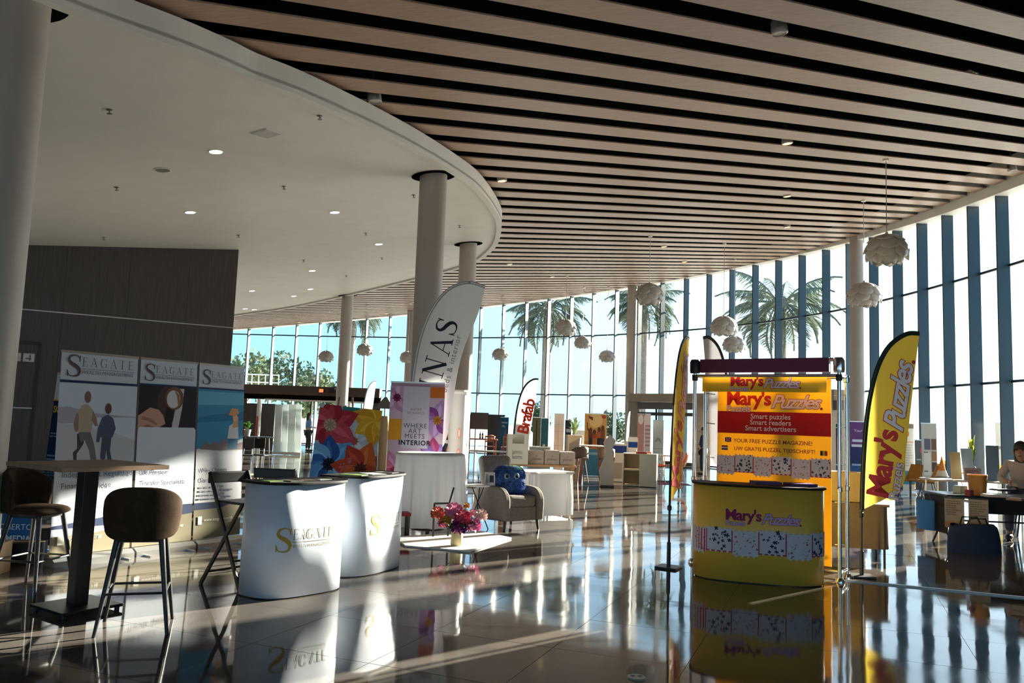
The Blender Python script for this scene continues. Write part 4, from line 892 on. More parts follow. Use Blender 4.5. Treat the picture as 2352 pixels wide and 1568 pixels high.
# ------------------------------------------------------------------ cartons on the wooden table
t = thing('wooden_table', 'plain wooden table carrying the wine cartons', 'table', (.56, 15.6, 0), math.radians(8)); M_pine = mat('pine', (.38, .22, .11), .6, var=.2, scale=5, stretch=(1, 9, 9))
MB().box(0, 0, .73, 1.42, .6, .04).build('table_top', t, M_pine, bevel=.004)
for x in (-.64, .64):
    for y in (-.24, .24): MB().box(x, y, .355, .06, .06, .71).build('leg', t, M_pine)
GC = mat('grey_carton', (.36, .31, .28), .8, var=.06)
ca, sa = math.cos(math.radians(8)), math.sin(math.radians(8))
for k, (u, h) in enumerate(((-.11, .255), (.19, .27), (.49, .25))):
    c_ = carton(('greyish wine carton, left one of the row of three', 'greyish wine carton, middle one of the row of three', 'greyish wine carton, right one of the row of three')[k], .62 + u * ca + .08 * sa, 15.6 + u * sa - .08 * ca, .75, math.radians(8), .285, .3, h, GC, 'wine cartons', tape=False)
    sf_ = lambda uu, v, o: (uu, -.151 - o, v); txt(c_, 'JASMAS', 0, .08, .055, (96, 70, 66), sf_, sp=1.05); txt(c_, '//', 0, .14, .05, (160, 70, 60), sf_, bold=.02)
q = PY(1187, 1075, 15.2); t = thing('carton_display', 'tall white cut-out carton display left of the wine cartons', 'display', (q.x, 15.25, .75), math.radians(6))
w2 = .19
MB().slab([(-w2, 0), (w2, 0), (w2, .55), (.11, .55), (.11, .38), (-.11, .38), (-.11, .55), (-w2, .55)], -.1, -.085).build('front_panel', t, ink(196, 198, 190)); MB().slab([(-w2, 0), (w2, 0), (w2, .55), (-w2, .55)], .1, .115).build('rear_panel', t, ink(190, 190, 184))
for s in (-1, 1): MB().box(s * w2, .01, .275, .012, .21, .55).build('side_panel', t, ink(180, 160, 140))
sf_ = lambda uu, v, o: (uu, -.101 - o, v); prints(t, [((120, 112, 104), Q(-.1, .1, -.09, .26)), ((120, 112, 104), Q(-.1, .19, .09, .197)), ((120, 112, 104), Q(-.1, .1, .09, .107))], sf_); txt(t, 'JASMAS', 0, .21, .05, (100, 90, 84), sf_); txt(t, 'JASMAS', 0, .12, .05, (100, 90, 84), sf_)
o = thing('terracotta_dish', 'small terracotta dish at the left end of the wooden table', 'dish', (-.11, 15.55, .75)); MB().lathe([(0, .0), (.05, .0), (.1, .05), (.09, .05), (.045, .012), (0, .012)], 20).build('bowl', o, ink(150, 70, 40), smooth=40)
# ------------------------------------------------------------------ petal pendant lamps
M_petal = mat('lamp_petal', (.62, .60, .57), .35, spec=.5, trans=.25)
def petal_mesh(el, r, w, l):
    def fn(u, v):            # u along, v across
        e = el - (u - .12) * l; ww = w * (math.sin(PI * min(1, .18 + .82 * u) ** 1.0) ** .5 if u < 1 else .0) if u > .55 else w * (.55 + .8 * u)
        a = (v - .5) * ww; rr = r * (1 + .05 * math.cos((v - .5) * PI) + .10 * u * u)
        return (rr * math.cos(e) * math.cos(a), rr * math.cos(e) * math.sin(a), rr * math.sin(e))
    return MB().grid(fn, 8, 6)
LAMP = None
def lamp(label, px, py, Y, rad):
    global LAMP
    q = PY(px, py, Y); cz = ceil_z(q.x, q.y) + .02
    t = thing('pendant_lamp', label, 'pendant lamp', q, random.uniform(0, 6), 'petal pendant lamps'); t.scale = (rad, rad, rad)
    if LAMP is None:
        LAMP = [o for o in ()]; me = {}
        for ri, (el, r, w, l, n, off) in enumerate(((1.42, 1.02, 1.5, 1.0, 5, 0), (.92, 1.02, 1.25, 1.0, 7, .3), (.42, .98, 1.1, .85, 7, .1), (-.05, .82, 1.1, .7, 7, .4), (-.42, .6, 1.1, .6, 6, .2))):
            first = None
            for k in range(n):
                if first is None: first = petal_mesh(el, r, w, l).build('petal', t, M_petal, smooth=70, solid=.012); o = first
                else: o = first.copy(); COL.objects.link(o); o.parent = t
                o.rotation_euler = (0, 0, off + 2 * PI * k / n)
        MB().sph((0, 0, .05), .22, 12, 8).build('bulb', t, mat('bulb_glass', (.9, .88, .8), .3, emit=.6), smooth=60)
        MB().lathe([(0, .95), (.1, .95), (.07, 1.15), (.02, 1.2)], 12).build('cap', t, M_chrome, smooth=40)
        LAMP = list(t.children)
    else:
        for ch in LAMP:
            o = ch.copy(); COL.objects.link(o); o.parent = t
    MB().tube([(0, 0, 1.1), (0, 0, (cz - q.z) / rad)], .008 / rad, 5).build('wire', t, M_alu)
    MB().lathe([(0, (cz - q.z) / rad), (.06 / rad, (cz - q.z) / rad), (.06 / rad, (cz - q.z - .05) / rad), (0, (cz - q.z - .05) / rad)], 12).build('ceiling_rose', t, M_white)
for a in (('large petal pendant lamp at upper right before the glass, nearest of all', 2037, 583, 15.5, .37), ('petal pendant lamp beside the right-hand column, below the nearest one', 1985, 685, 19.5, .37), ('petal pendant lamp touching the ceiling edge beside the portal column', 1491, 683, 22.5, .37), ('petal pendant lamp above the grey flag tip', 1662, 755, 25, .38), ('petal pendant lamp just above the stand header', 1686, 796, 29, .37), ('round petal pendant lamp in front of the full-crowned palm', 1299, 757, 30, .37), ('bell-shaped petal pendant lamp right of the full-crowned palm', 1338, 790, 34.5, .33), ('petal pendant lamp between the palm and the portal column', 1394, 822, 35, .32), ('petal pendant lamp right of the tall white flag', 1149, 817, 35.5, .33), ('petal pendant lamp right of the slim column behind the painting', 838, 807, 35.5, .33), ('petal pendant lamp left of the slim column behind the painting', 749, 822, 37, .32), ('petal pendant lamp half hidden behind the tall white flag', 936, 824, 36, .32)): lamp(*a)
# ------------------------------------------------------------------ lights, sprinklers and plates in the white soffit
M_lit = mat('downlight_glow', (1, .96, .88), .5, emit=9)
M_warm = mat('spot_glow', (1, .55, .16), .5, emit=7)
def plane_rot(): return Vector((-CEIL[1], -CEIL[2], 1)).to_track_quat('Z', 'Y').to_euler()
SRO = plane_rot()
for k, (px, py, r_) in enumerate(((496, 349, .085), (437, 488, .085), (769, 488, .085), (870, 561, .085), (717, 622, .085), (579, 668, .085), (713, 664, .085), (675, 680, .085), (563, 709, .085), (584, 711, .085))):
    q = PC(px, py, SOF - .005); t = thing('downlight', ('bright recessed downlight nearest the camera in the white soffit', 'bright recessed downlight above the dark veneer wall', 'bright recessed downlight left of the tall column', 'recessed downlight close to the crease of the soffit by the tall column', 'recessed downlight in the middle of the far soffit', 'recessed downlight just right of the veneer wall corner', 'recessed downlight second from the far soffit edge', 'dim recessed downlight near the far soffit edge', 'tiny recessed downlight leftmost by the far soffit edge', 'tiny recessed downlight beside the leftmost one at the far edge')[k], 'downlight', q, group='soffit downlights'); t.rotation_euler = SRO
    MB().lathe([(r_, 0), (r_ + .025, -.004), (r_ + .025, .01)], 24).build('trim_ring', t, M_white, smooth=30); MB().lathe([(0, -.003), (r_, -.003)], 24).build('lens', t, M_lit)
SPR = []
for k, (px, py) in enumerate(((251, 252), (734, 266), (268, 430), (652, 428), (548, 540), (238, 545), (950, 448), (840, 535), (1055, 518), (697, 597), (877, 592), (795, 632))):
    q = PC(px, py, SOF - .002); t = thing('sprinkler', ('sprinkler head nearest the left column in the soffit', 'sprinkler head near the soffit edge above the ceiling slats', 'sprinkler head under the grey speaker disc', 'sprinkler head in the middle of the white soffit', 'sprinkler head above the corner of the veneer wall', 'sprinkler head above the left end of the veneer wall', 'sprinkler head left of the tall column top', 'sprinkler head near the soffit crease', 'sprinkler head between the two columns of the soffit nose', 'sprinkler head just beyond the soffit crease', 'sprinkler head left of the tall column beyond the crease', 'sprinkler head deep in the far soffit')[k], 'sprinkler', q, group='soffit sprinklers'); t.rotation_euler = SRO
    MB().lathe([(0, -.05), (.03, -.05), (.03, -.045), (.008, -.04), (.008, -.01), (.035, -.004), (.035, 0)], 12).build('head', t, mat('sprinkler_metal', (.25, .22, .2), .4, metal=.6), smooth=30)
    MB().box(.03, 0, -.045, .09, .012, .006).build('deflector', t, MATS['sprinkler_metal'])
q = PC(613, 307, SOF - .004); t = thing('access_hatch', 'square access hatch in the white soffit', 'hatch', q); t.rotation_euler = SRO
MB().box(0, 0, 0, .3, .3, .01, rz=.6).build('frame', t, M_white); MB().box(0, 0, -.004, .27, .27, .008, rz=.6).build('panel', t, mat('hatch_panel', (.55, .53, .5), .6))
q = PC(374, 390, SOF - .004); t = thing('ceiling_speaker', 'flat grey round speaker in the white soffit', 'speaker', q); t.rotation_euler = SRO
MB().lathe([(0, -.008), (.1, -.008), (.11, 0)], 28).build('grille', t, mat('speaker_grille', (.2, .19, .18), .6), smooth=30); MB().lathe([(.108, -.01), (.12, -.006), (.12, 0)], 28).build('rim', t, M_white)
# ------------------------------------------------------------------ fittings between the slats
def spot(px, py, lit, label):
    q = PC(px, py, .0); t = thing('slat_spotlight', label, 'spotlight', q, group='spotlights between the ceiling slats'); t.rotation_euler = SRO; t.scale = (1.5, 1.5, 1)
    MB().lathe([(.05, .14), (.06, .12), (.065, -.02), (.055, -.03), (.05, -.02)], 18).build('can', t, mat('spot_can', (.5, .46, .42), .4), smooth=30)
    MB().lathe([(0, -.012), (.055, -.018)], 18).build('lens', t, M_warm if lit else mat('spot_off', (.6, .56, .5), .4)); MB().tube([(0, 0, .12), (0, 0, .56)], .012, 6).build('stem', t, M_blk)
for a in ((1153, 413, 1, 'lit spotlight just right of the soffit nose'), (1808, 327, 1, 'lit spotlight nearest the camera among the slats'), (1808, 449, 1, 'lit spotlight second in the line over the stand'), (1808, 520, 1, 'lit spotlight third in the line over the stand'), (1525, 565, 1, 'lit spotlight above the portal column, left of the hanging lamp'), (1572, 600, 1, 'lit spotlight near the ceiling edge above the portal'), (1170, 606, 1, 'lit spotlight above the white flag tip'), (1268, 635, 1, 'lit spotlight above the full-crowned palm'), (1396, 670, 1, 'lit spotlight at the ceiling edge left of the portal column'), (1888, 567, 1, 'lit spotlight at the ceiling edge left of the right-hand column'), (2188, 473, 1, 'lit spotlight at the ceiling edge on the right'), (687, 739, 1, 'lit spotlight over the left entrance'), (888, 719, 1, 'lit spotlight left of the tall column near the far glass'), (1099, 697, 1, 'lit spotlight behind the tip of the white flag'), (1790, 73, 0, 'unlit spotlight at the top of the picture'), (860, 230, 0, 'unlit spotlight beside the soffit edge'), (2325, 390, 0, 'unlit spotlight at the right picture edge')): spot(*a)
q = PC(2221, 170, .03); t = thing('air_vent', 'small slotted metal vent in a gap of the ceiling slats', 'vent', q, SA); 
MB().box(0, 0, .02, .26, .2, .03).build('frame', t, M_blk)
for k in range(3): MB().box(-.07 + .07 * k, 0, 0, .04, .2, .02).build('louvre', t, mat('vent_metal', (.6, .58, .55), .35, metal=.3))
# ------------------------------------------------------------------ shared background helpers
def rp(label, x0, x1, ytop, Y, col, items=(), group='roll-ups in the background', lean=.02, **k):
    a, c = PY(x0, 1040, Y), PY(x1, 1040, Y); h = PY((x0 + x1) / 2, ytop, Y).z
    t, sh, w = rollup(label, a, c, h, col, (), lean, group, **k)
    if items: prints(sh, [(cc, [(u * w, v * (h - .1)) for u, v in pts]) for cc, pts in items], o0=.004, step=.0006)
    return t, sh, w, h - .1
def rows(u0, u1, v0, v1, n, c, seed): return lines(u0, u1, v0, v1, n, c, seed)
# ------------------------------------------------------------------ left entrance portal
M_brown = mat('portal_brown', (.075, .05, .042), .6)
dp = thing('door_2', kind='structure')
A, B = PY(545, 950, 41.0), PY(872, 950, 40.4)
MB().bar((A.x, A.y, 2.72), (B.x, B.y, 2.72), .5, .46).build('lintel', dp, M_brown); MB().bar((A.x, A.y - .2, 2.36), (B.x, B.y - .2, 2.36), .1, .26).build('dark_transom', dp, M_black)
for f, w in ((.03, .6), (.98, .4), (.52, .08), (.72, .08)):
    p = A + (B - A) * f; MB().box(p.x, p.y, 1.25, w, .4 if w > .1 else .1, 2.5).build('jamb', dp, M_brown if w > .1 else M_dark)
MB().bar((A.x + 1.5, A.y - .5, 2.22), (B.x - .5, B.y - .5, 2.22), .06, .08).build('light_bar', dp, M_white)
q = PY(740, 897, 40.1); o = thing('exit_sign', 'small glowing red sign on the left portal beam', 'sign', (q.x, q.y, q.z)); MB().box(0, 0, 0, .34, .08, .2).build('housing', o, M_blk); MB().box(-.04, -.045, 0, .2, .01, .16).build('lit_face', o, mat('red_glow', (1, .09, .03), .5, emit=3))
q = PY(757, 897, 40.1); o = thing('sign_box', 'dark box beside the red sign on the left portal beam', 'sign', (q.x + .12, q.y, q.z)); MB().box(0, 0, 0, .3, .1, .24).build('housing', o, M_dark); MB().box(0, -.055, 0, .24, .01, .18).build('face', o, M_blk)
for k, (x0, x1, yt, Y, lab) in enumerate(((557, 590, 926, 33, 'dark brown partition wall left of the white door frame'), (597, 628, 927, 33.4, 'dark brown partition wall between door frame and white screen'))):
    a, c = PY(x0, 1000, Y), PY(x1, 1000, Y); h = PY(x0, yt, Y).z; t = thing('partition', lab, 'partition', ((a.x + c.x) / 2, Y, 0), group='dark partitions at the left entrance'); w = c.x - a.x
    for s in (-1, 1): MB().box(s * w / 4, 0, h / 2, w / 2 - .01, .06, h).build('panel', t, mat('partition_brown', (.075, .058, .054), .6, var=.2, stretch=(9, 9, .4)))
    MB().box(0, 0, h, w, .07, .03).build('cap', t, M_dark)
q = PY(593, 1000, 33.2); t = thing('sign_pillar', 'narrow white and red lit pillar between the dark partitions', 'pillar', (q.x, 33.0, 0)); MB().box(0, 0, 1.05, .1, .1, 2.1).build('pillar', t, ink(220, 216, 210)); MB().box(0, -.056, .95, .06, .01, .9).build('red_strip', t, ink(196, 60, 46))
t = thing('folding_screen', 'white slatted folding screen standing at the left entrance', 'screen', (0, 0, 0)); 
for k in range(4):
    a, c = PY(627 + 16.2 * k, 1042, 30.6), PY(627 + 16.2 * (k + 1) - .8, 1042, 30.6); at_, ct = PY(633 + 15.2 * k, 928, 30.6), PY(633 + 15.2 * (k + 1) - .9, 928, 30.6); y = .1 * (k % 2)
    MB().add([(a.x, 30.6 + y, 0.02), (c.x, 30.6 + .1 - y, 0.02), (ct.x, 30.6 + .1 - y, at_.z), (at_.x, 30.6 + y, at_.z)], [(0, 1, 2, 3)]).build('leaf', t, ink(214, 222, 222, trans=.3), solid=.02)
MB().bar((PY(626, 1042, 30.5).x, 30.5, .06), (PY(691, 1042, 30.5).x, 30.5, .06), .06, .1).build('foot_rail', t, ink(236, 236, 230))
# black cafe table with plant, pale low table
q = PY(590, 1020, 21.5); t = thing('cafe_table', 'small black cafe table with thin steel legs at the left entrance', 'table', (q.x, 21.5, 0)); MB().lathe([(0, .88), (.42, .88), (.43, .9), (0, .91)], 28).build('table_top', t, M_blk)
for k in range(4): MB().tube([(.3 * math.cos(k * 1.57 + .5), .3 * math.sin(k * 1.57 + .5), .88), (.36 * math.cos(k * 1.57 + .5), .36 * math.sin(k * 1.57 + .5), 0)], .016, 6).build('leg', t, M_alu)
for k, (px, lab) in enumerate(((566, 'black cafe chair left of the small black table'), (612, 'black cafe chair right of the small black table'))):
    q = PY(px, 1050, 20.6 + .5 * k); c_ = thing('cafe_chair', lab, 'chair', (q.x, 20.4 + .4 * k, 0), .4 - .8 * k, 'black cafe chairs'); MB().box(0, 0, .46, .42, .42, .03).build('seat', c_, M_blk, bevel=.01); MB().box(0, -.2, .76, .42, .025, .26).build('backrest', c_, M_blk, bevel=.01)
    for x in (-.19, .19):
        MB().tube([(x, -.2, .88), (x, -.2, 0)], .012, 6).build('leg', c_, M_alu); MB().tube([(x, .19, .46), (x, .19, 0)], .012, 6).build('leg', c_, M_alu)
def leafy(t, z, n, R, h, mt, seed=1, w=.05, droop=.5):
    r = random.Random(seed)
    for k in range(n):
        a = r.uniform(0, 6.28); l = R * r.uniform(.6, 1.1); hh = h * r.uniform(.5, 1.1); ww = w * r.uniform(.7, 1.3); ca, sa = math.cos(a), math.sin(a)
        MB().grid(lambda u, v: (l * u * ca - (v - .5) * 2 * ww * math.sin(PI * (.08 + .9 * u)) * sa, l * u * sa + (v - .5) * 2 * ww * math.sin(PI * (.08 + .9 * u)) * ca, z + hh * math.sin(min(1.57, 1.9 * u * (1 - .2 * droop))) - droop * h * .5 * u * u), 5, 2).build('leaf', t, mt, smooth=60)
MG = mat('bright_leaf', (.10, .26, .05), .55, var=.3, trans=.2); MGd = mat('deep_leaf', (.03, .09, .025), .5, var=.3, trans=.1); MGy = mat('yellow_leaf', (.36, .38, .06), .55, var=.3, trans=.25)
q = PY(563, 1000, 21.3); t = thing('potted_plant', 'green plant in a white pot on the small black table', 'plant', (q.x, 21.45, .91)); MB().lathe([(0, 0), (.07, 0), (.1, .17), (.09, .17), (.06, .02)], 20).build('pot', t, ink(214, 214, 206), smooth=40); leafy(t, .16, 14, .2, .24, MG, 3); MB().sph((-.12, -.05, .12), (.08, .05, .06), 10, 8).build('red_bloom', t, ink(196, 60, 40), smooth=60)
q = P(590, 1092, .45); t = thing('low_table', 'low pale wooden table behind the counters at left', 'table', (q.x - .1, q.y + .3, 0), .2); MB().box(0, 0, .43, .85, .5, .03).build('table_top', t, mat('pale_oak', (.5, .36, .22), .55, var=.12, stretch=(1, 9, 9)), bevel=.004)
for x in (-.38, .38):
    for y in (-.2, .2): MB().tube([(x, y, 0), (x, y, .42)], .014, 6).build('leg', t, M_alu)
# lantern-like stand right of painting
q = PY(880, 1040, 19); t = thing('garden_lantern', 'black framed garden lantern with a grey roof right of the flower painting', 'lantern', (q.x, 19, 0)); hL = PY(880, 938, 19).z
for x in (-.17, .17):
    for y in (-.17, .17): MB().box(x, y, hL / 2, .025, .025, hL).build('post', t, M_blk)
MB().lathe([(0, hL + .28), (.04, hL + .27), (.32, hL), (0, hL)], 4, a0=PI / 4, a1=2 * PI + PI / 4).build('roof', t, mat('slate_roof', (.12, .12, .12), .7)); MB().box(0, 0, .1, .36, .36, .2).build('base', t, M_blk); MB().lathe([(0, .2), (.13, .2), (.13, hL * .8), (.1, hL * .9), (0, hL * .9)], 20).build('lamp_body', t, mat('tan_glass', (.4, .28, .16), .4), smooth=40)
# ------------------------------------------------------------------ wine stall far behind the armchair
a, c = PY(1077, 1040, 37.2), PY(1119, 1040, 37.2); hz = PY(1098, 952, 37.2).z
t = thing('stall_panel', 'dark brown stall panel hanging high left of the black one', 'panel', ((a.x + c.x) / 2, 37.3, 0)); w = c.x - a.x
MB().box(0, 0, (hz + .1 + 1.15) / 2, w, .05, hz - 1.05).build('board', t, mat('stall_brown', (.09, .06, .055), .7))
for s in (-1, 1): MB().box(s * w / 2, 0, hz / 2, .05, .05, hz).build('post', t, M_blk)
a, c = PY(1118, 1040, 37.0), PY(1156, 1040, 37.0); t = thing('stall_panel', 'black stall back wall beside the blue roll-up', 'panel', ((a.x + c.x) / 2, 37.0, 0)); w = c.x - a.x; MB().box(0, 0, hz / 2, w, .05, hz).build('board', t, M_dark); MB().box(0, 0, hz, w + .05, .08, .06).build('cap', t, M_blk)
t, sh, w, h = rp('blue roll-up with a bottle picture at the wine stall', 1147, 1166, 958, 36.2, (20, 84, 122), [((110, 80, 84), [(-.1, .1), (.35, .1), (.35, .45), (.2, .55), (.15, .68), (.05, .68), (.0, .55), (-.1, .45)])])
txt(sh, 'wine', 0, h * .84, .14, (200, 220, 226), o=.01); prints(sh, lines(-w * .3, w * .3, h * .72, h * .79, 2, (170, 200, 210), 2), o0=.01)
M_ch = mat('red_wood', (.26, .09, .045), .5, var=.2)
q = PY(1115, 1030, 35); t = thing('dining_table', 'dark red wooden table at the wine stall', 'table', (q.x - .25, 35.6, 0)); MB().box(0, 0, .74, 1.5, .8, .05).build('table_top', t, M_ch)
for x in (-.68, .68):
    for y in (-.33, .33): MB().box(x, y, .36, .06, .06, .72).build('leg', t, M_ch)
TBX = q.x - .25
def wood_chair(label, x, y, rz):
    c_ = thing('wooden_chair', label, 'chair', (x, y, 0), rz, 'red wooden chairs'); MB().box(0, 0, .45, .42, .42, .04).build('seat', c_, M_ch, bevel=.006)
    for sx in (-.18, .18):
        MB().box(sx, -.19, .46, .04, .04, .92).build('leg', c_, M_ch); MB().box(sx, .19, .22, .04, .04, .44).build('leg', c_, M_ch)
    for z in (.88, .68): MB().box(0, -.19, z, .36, .03, .07).build('back_rail', c_, M_ch)
wood_chair('red wooden chair at the wine stall, left one', TBX + .42, 34.9, 0); wood_chair('red wooden chair at the wine stall, right one', TBX + 1.15, 34.9, .2)
for k, px in enumerate((1103, 1108.5)):
    q = PY(px, 1000, 35.5); o = thing('wine_bottle', 'dark wine bottle on the red wooden table, %s of two' % ('left' if k == 0 else 'right'), 'bottle', (q.x, 35.45, .765), group='wine bottles on the stall table'); MB().lathe([(0, 0), (.04, 0), (.04, .2), (.015, .25), (.015, .32), (0, .32)], 16).build('glass', o, mat('bottle_glass', (.012, .02, .014), .12), smooth=40); MB().lathe([(.0405, .06), (.0405, .16)], 16).build('label', o, ink(190, 180, 160), smooth=40)
q = PY(1128, 1005, 35.5); o = thing('basket', 'pale basket of bread on the red wooden table', 'basket', (q.x, 35.5, .765)); MB().lathe([(0, 0), (.14, 0), (.2, .12), (.18, .12), (.13, .02)], 24).build('bowl', o, ink(206, 186, 170), smooth=40); MB().sph((0, 0, .1), (.16, .14, .08), 12, 8).build('bread', o, ink(186, 120, 90), smooth=60)
a, c = P(1060, 1058), P(1172, 1060); t = thing('low_bench', 'long low white bench in front of the wine stall', 'bench', ((a.x + c.x) / 2, 30, 0)); MB().box(0, 0, .43, 1.9, .4, .05).build('seat', t, ink(216, 214, 206))
for x in (-.8, .8): MB().box(x, 0, .2, .06, .36, .4).build('leg', t, M_alu)
# ------------------------------------------------------------------ middle background
rp('narrow white roll-up with fine grid print in the middle distance', 1271, 1294, 950, 24, (226, 214, 206), [((196, 176, 170), Q(-.02, .05, 0, .95))] + [((206, 186, 178), Q(-.45, .1 + .12 * i, .45, .105 + .12 * i)) for i in range(7)])
rp('dark roll-up with white lettering half hidden behind the grid banner', 1296, 1311, 964, 26.5, (40, 46, 56), [((170, 176, 186), Q(-.3, .75, .4, .82))])
rp('olive striped roll-up left of the grid banner', 1222, 1240, 958, 27, (120, 112, 90), [((60, 60, 50), Q(-.1, .3, .05, .95)), ((60, 62, 62), Q(-.5, .05, .5, .4)), ((220, 220, 210), Q(-.3, .25, -.05, .36))]); rp('teal roll-up partly behind the olive striped one', 1241, 1258, 960, 28, (52, 110, 124), [((60, 60, 66), Q(-.5, .02, .5, .35)), ((210, 214, 214), Q(-.2, .3, .1, .45))])
q = PY(1240, 1050, 24); t = thing('glass_counter', 'low glass display counter with a green emblem', 'display', (q.x, 24.3, 0)); MB().box(0, 0, .4, .62, .4, .8).build('case', t, ink(150, 160, 156), bevel=.01); MB().box(0, 0, .82, .64, .42, .03).build('lid', t, M_white); prints(t, [((60, 160, 136), E(.05, .62, .1, .07)), ((120, 110, 112), Q(.18, .4, .28, .75))], lambda u, v, o: (u, -.2 - o, v))
t, sh, w, h = rp('poster roll-up of four people celebrating in orange light', 1341, 1393, 950, 23.2, (206, 160, 96), [((70, 140, 176), Q(-.5, 0, .5, .43)), ((150, 190, 206), Q(-.42, .34, .4, .38)), ((196, 140, 70), Q(-.5, .43, .5, .56)), ((226, 190, 130), E(.0, .9, .3, .12)), ((120, 70, 50), [(-.33, .97), (-.12, .95), (-.14, .89), (-.3, .93)]), ((186, 80, 50), E(.36, .96, .1, .03)), ((200, 110, 50), Q(-.4, .44, -.25, .54)), ((206, 110, 46), Q(-.05, .44, .1, .5))])
for u, hh, c0, c1 in ((-.22, .74, (110, 60, 46), (40, 44, 60)), (-.05, .71, (160, 80, 40), (190, 100, 46)), (.15, .75, (176, 90, 46), (44, 36, 44)), (.32, .78, (120, 70, 50), (60, 50, 60))):
    prints(sh, [(c0, [((u - .09) * w, h * .6), ((u + .09) * w, h * .6), ((u + .1) * w, h * (hh - .03)), ((u - .1) * w, h * (hh - .03))]), (c1, [((u - .08) * w, h * .46), ((u + .08) * w, h * .46), ((u + .08) * w, h * .61), ((u - .08) * w, h * .61)]), ((96, 56, 40), E(u * w, h * hh, .045, .07))], o0=.012)
prints(sh, [((110, 60, 46), [(-.24 * w, h * .68), (-.38 * w, h * .75), (-.4 * w, h * .86), (-.36 * w, h * .86), (-.34 * w, h * .77), (-.2 * w, h * .71)])], o0=.015)
q = PY(1362, 1090, 21); HX = q.x
t = thing('high_table', 'white-topped high table with wooden legs before the party poster', 'table', (HX, 21.6, 0)); MB().box(0, 0, .98, .62, .5, .03).build('table_top', t, ink(226, 224, 216))
for x in (-.24, .24):
    for y in (-.18, .18): MB().bar((x * .8, y * .8, .97), (x * 1.15, y * 1.15, 0), .04, .04).build('leg', t, M_ch)
for k, (dx, lab) in enumerate(((-.32, 'dark shell bar stool left of the high white table'), (.34, 'dark shell bar stool right of the high white table'))):
    s_ = thing('shell_stool', lab, 'stool', (HX + dx, 21.0, 0), .3 - .6 * k, 'shell bar stools'); MB().grid(lambda u, v: (.2 * math.sin((u - .5) * 3), -.16 * math.cos((u - .5) * 3) + .04, .68 + .3 * v - .06 * abs(2 * u - 1)), 12, 4).build('shell', s_, ink(110, 92, 84), solid=.02, smooth=60); MB().lathe([(0, .66), (.19, .68), (0, .7)], 20).build('seat', s_, ink(110, 92, 84))
    for a in range(4): MB().tube([(.1 * math.cos(a * 1.57 + .8), .1 * math.sin(a * 1.57 + .8), .67), (.22 * math.cos(a * 1.57 + .8), .22 * math.sin(a * 1.57 + .8), 0)], .014, 6).build('leg', s_, M_ch)
t = thing('planter', 'pale planter with spiky green leaves left of the party poster', 'plant', (PY(1318, 1060, 25).x, 25, 0)); MB().prism([(-.22, -.2), (.22, -.2), (.26, .2), (-.26, .2)], 0, 1.2).build('pot', t, mat('beige_planter', (.45, .37, .28), .7)); leafy(t, 1.2, 22, .34, .52, mat('spiky_leaf', (.22, .30, .12), .5, var=.3, trans=.2), 5, .025, .1)
o = thing('lectern', 'beige sloping lectern with two dark slots beside the planter', 'lectern', (PY(1318, 1060, 22.5).x, 22.6, 0), -.3); MB().slab([(-.16, 0), (.16, 0), (.2, 1.16), (-.1, 1.0)], -.15, .15).build('body', o, mat('beige_lectern', (.44, .37, .30), .7)); prints(o, [((70, 54, 46), Q(-.02, .8, .08, .85)), ((70, 54, 46), Q(-.04, .68, .06, .73))], lambda u, v, o_: (u, -.15 - o_, v))
t = thing('display_wall', 'blank white display panel left of the party poster', 'panel', (PY(1333, 1050, 26.5).x, 26.5, 0)); hp = PY(1333, 988, 26.5).z; MB().box(0, 0, hp / 2 + .2, .55, .04, hp - .4).build('panel', t, ink(236, 236, 230, trans=.3))
for s in (-1, 1): MB().box(s * .26, 0, hp / 2, .03, .04, hp).build('post', t, M_alu)
def display(label, x0, x1, yt, yb, Y, band, head=None):
    a, c = PY(x0, 1050, Y), PY(x1, 1050, Y); w = c.x - a.x; h = PY(x0, yt, Y).z; zb = PY(x0, yb, Y).z
    t = thing('promotion_display', label, 'display', ((a.x + c.x) / 2, Y + .25, 0), group='white and blue promotion displays'); MB().box(0, 0, h * .45, w * .9, .5, h * .9).build('body', t, mat('warm_white_board', (.60, .56, .50), .6), bevel=.02); MB().slab([(-w / 2, h * .72), (w / 2, h * .72), (w / 2, h * .97), (w * .42, h), (-w * .42, h), (-w / 2, h * .97)], -.3, -.27).build('header_card', t, ink(214, 208, 198))
    MB().slab([(-w * .46, h * .76), (w * .46, h * .76), (w * .46, h * .76 + band), (-w * .46, h * .76 + band)], -.306, -.3).build('blue_band', t, ink(24, 60, 132)); MB().box(0, -.2, h * .3, w * .5, .14, h * .4).build('shelf_unit', t, mat('dark_board', (.3, .26, .23), .7)); return t  # shelf unit in a darker board colour than the body
display('white display with a deep blue band right of the high table', 1398, 1440, 1018, 1100, 22.4, .2); display('small white display with a blue top band by the portal', 1441, 1464, 1003, 1100, 23, .16)
t = thing('cutout_stand', 'tall white cut-out stand between high table and blue-banded display', 'stand', (PY(1397, 1060, 20.4).x, 20.6, 0)); MB().slab([(-.14, 0), (.16, 0), (.18, .6), (.1, .9), (.2, 1.15), (.05, 1.3), (-.1, 1.1), (-.04, .8), (-.2, .4)], -.05, .05).build('panel', t, mat('warm_white_board', (.6, .56, .5), .6)); MB().box(0, .02, .02, .34, .3, .03).build('foot', t, M_blk)
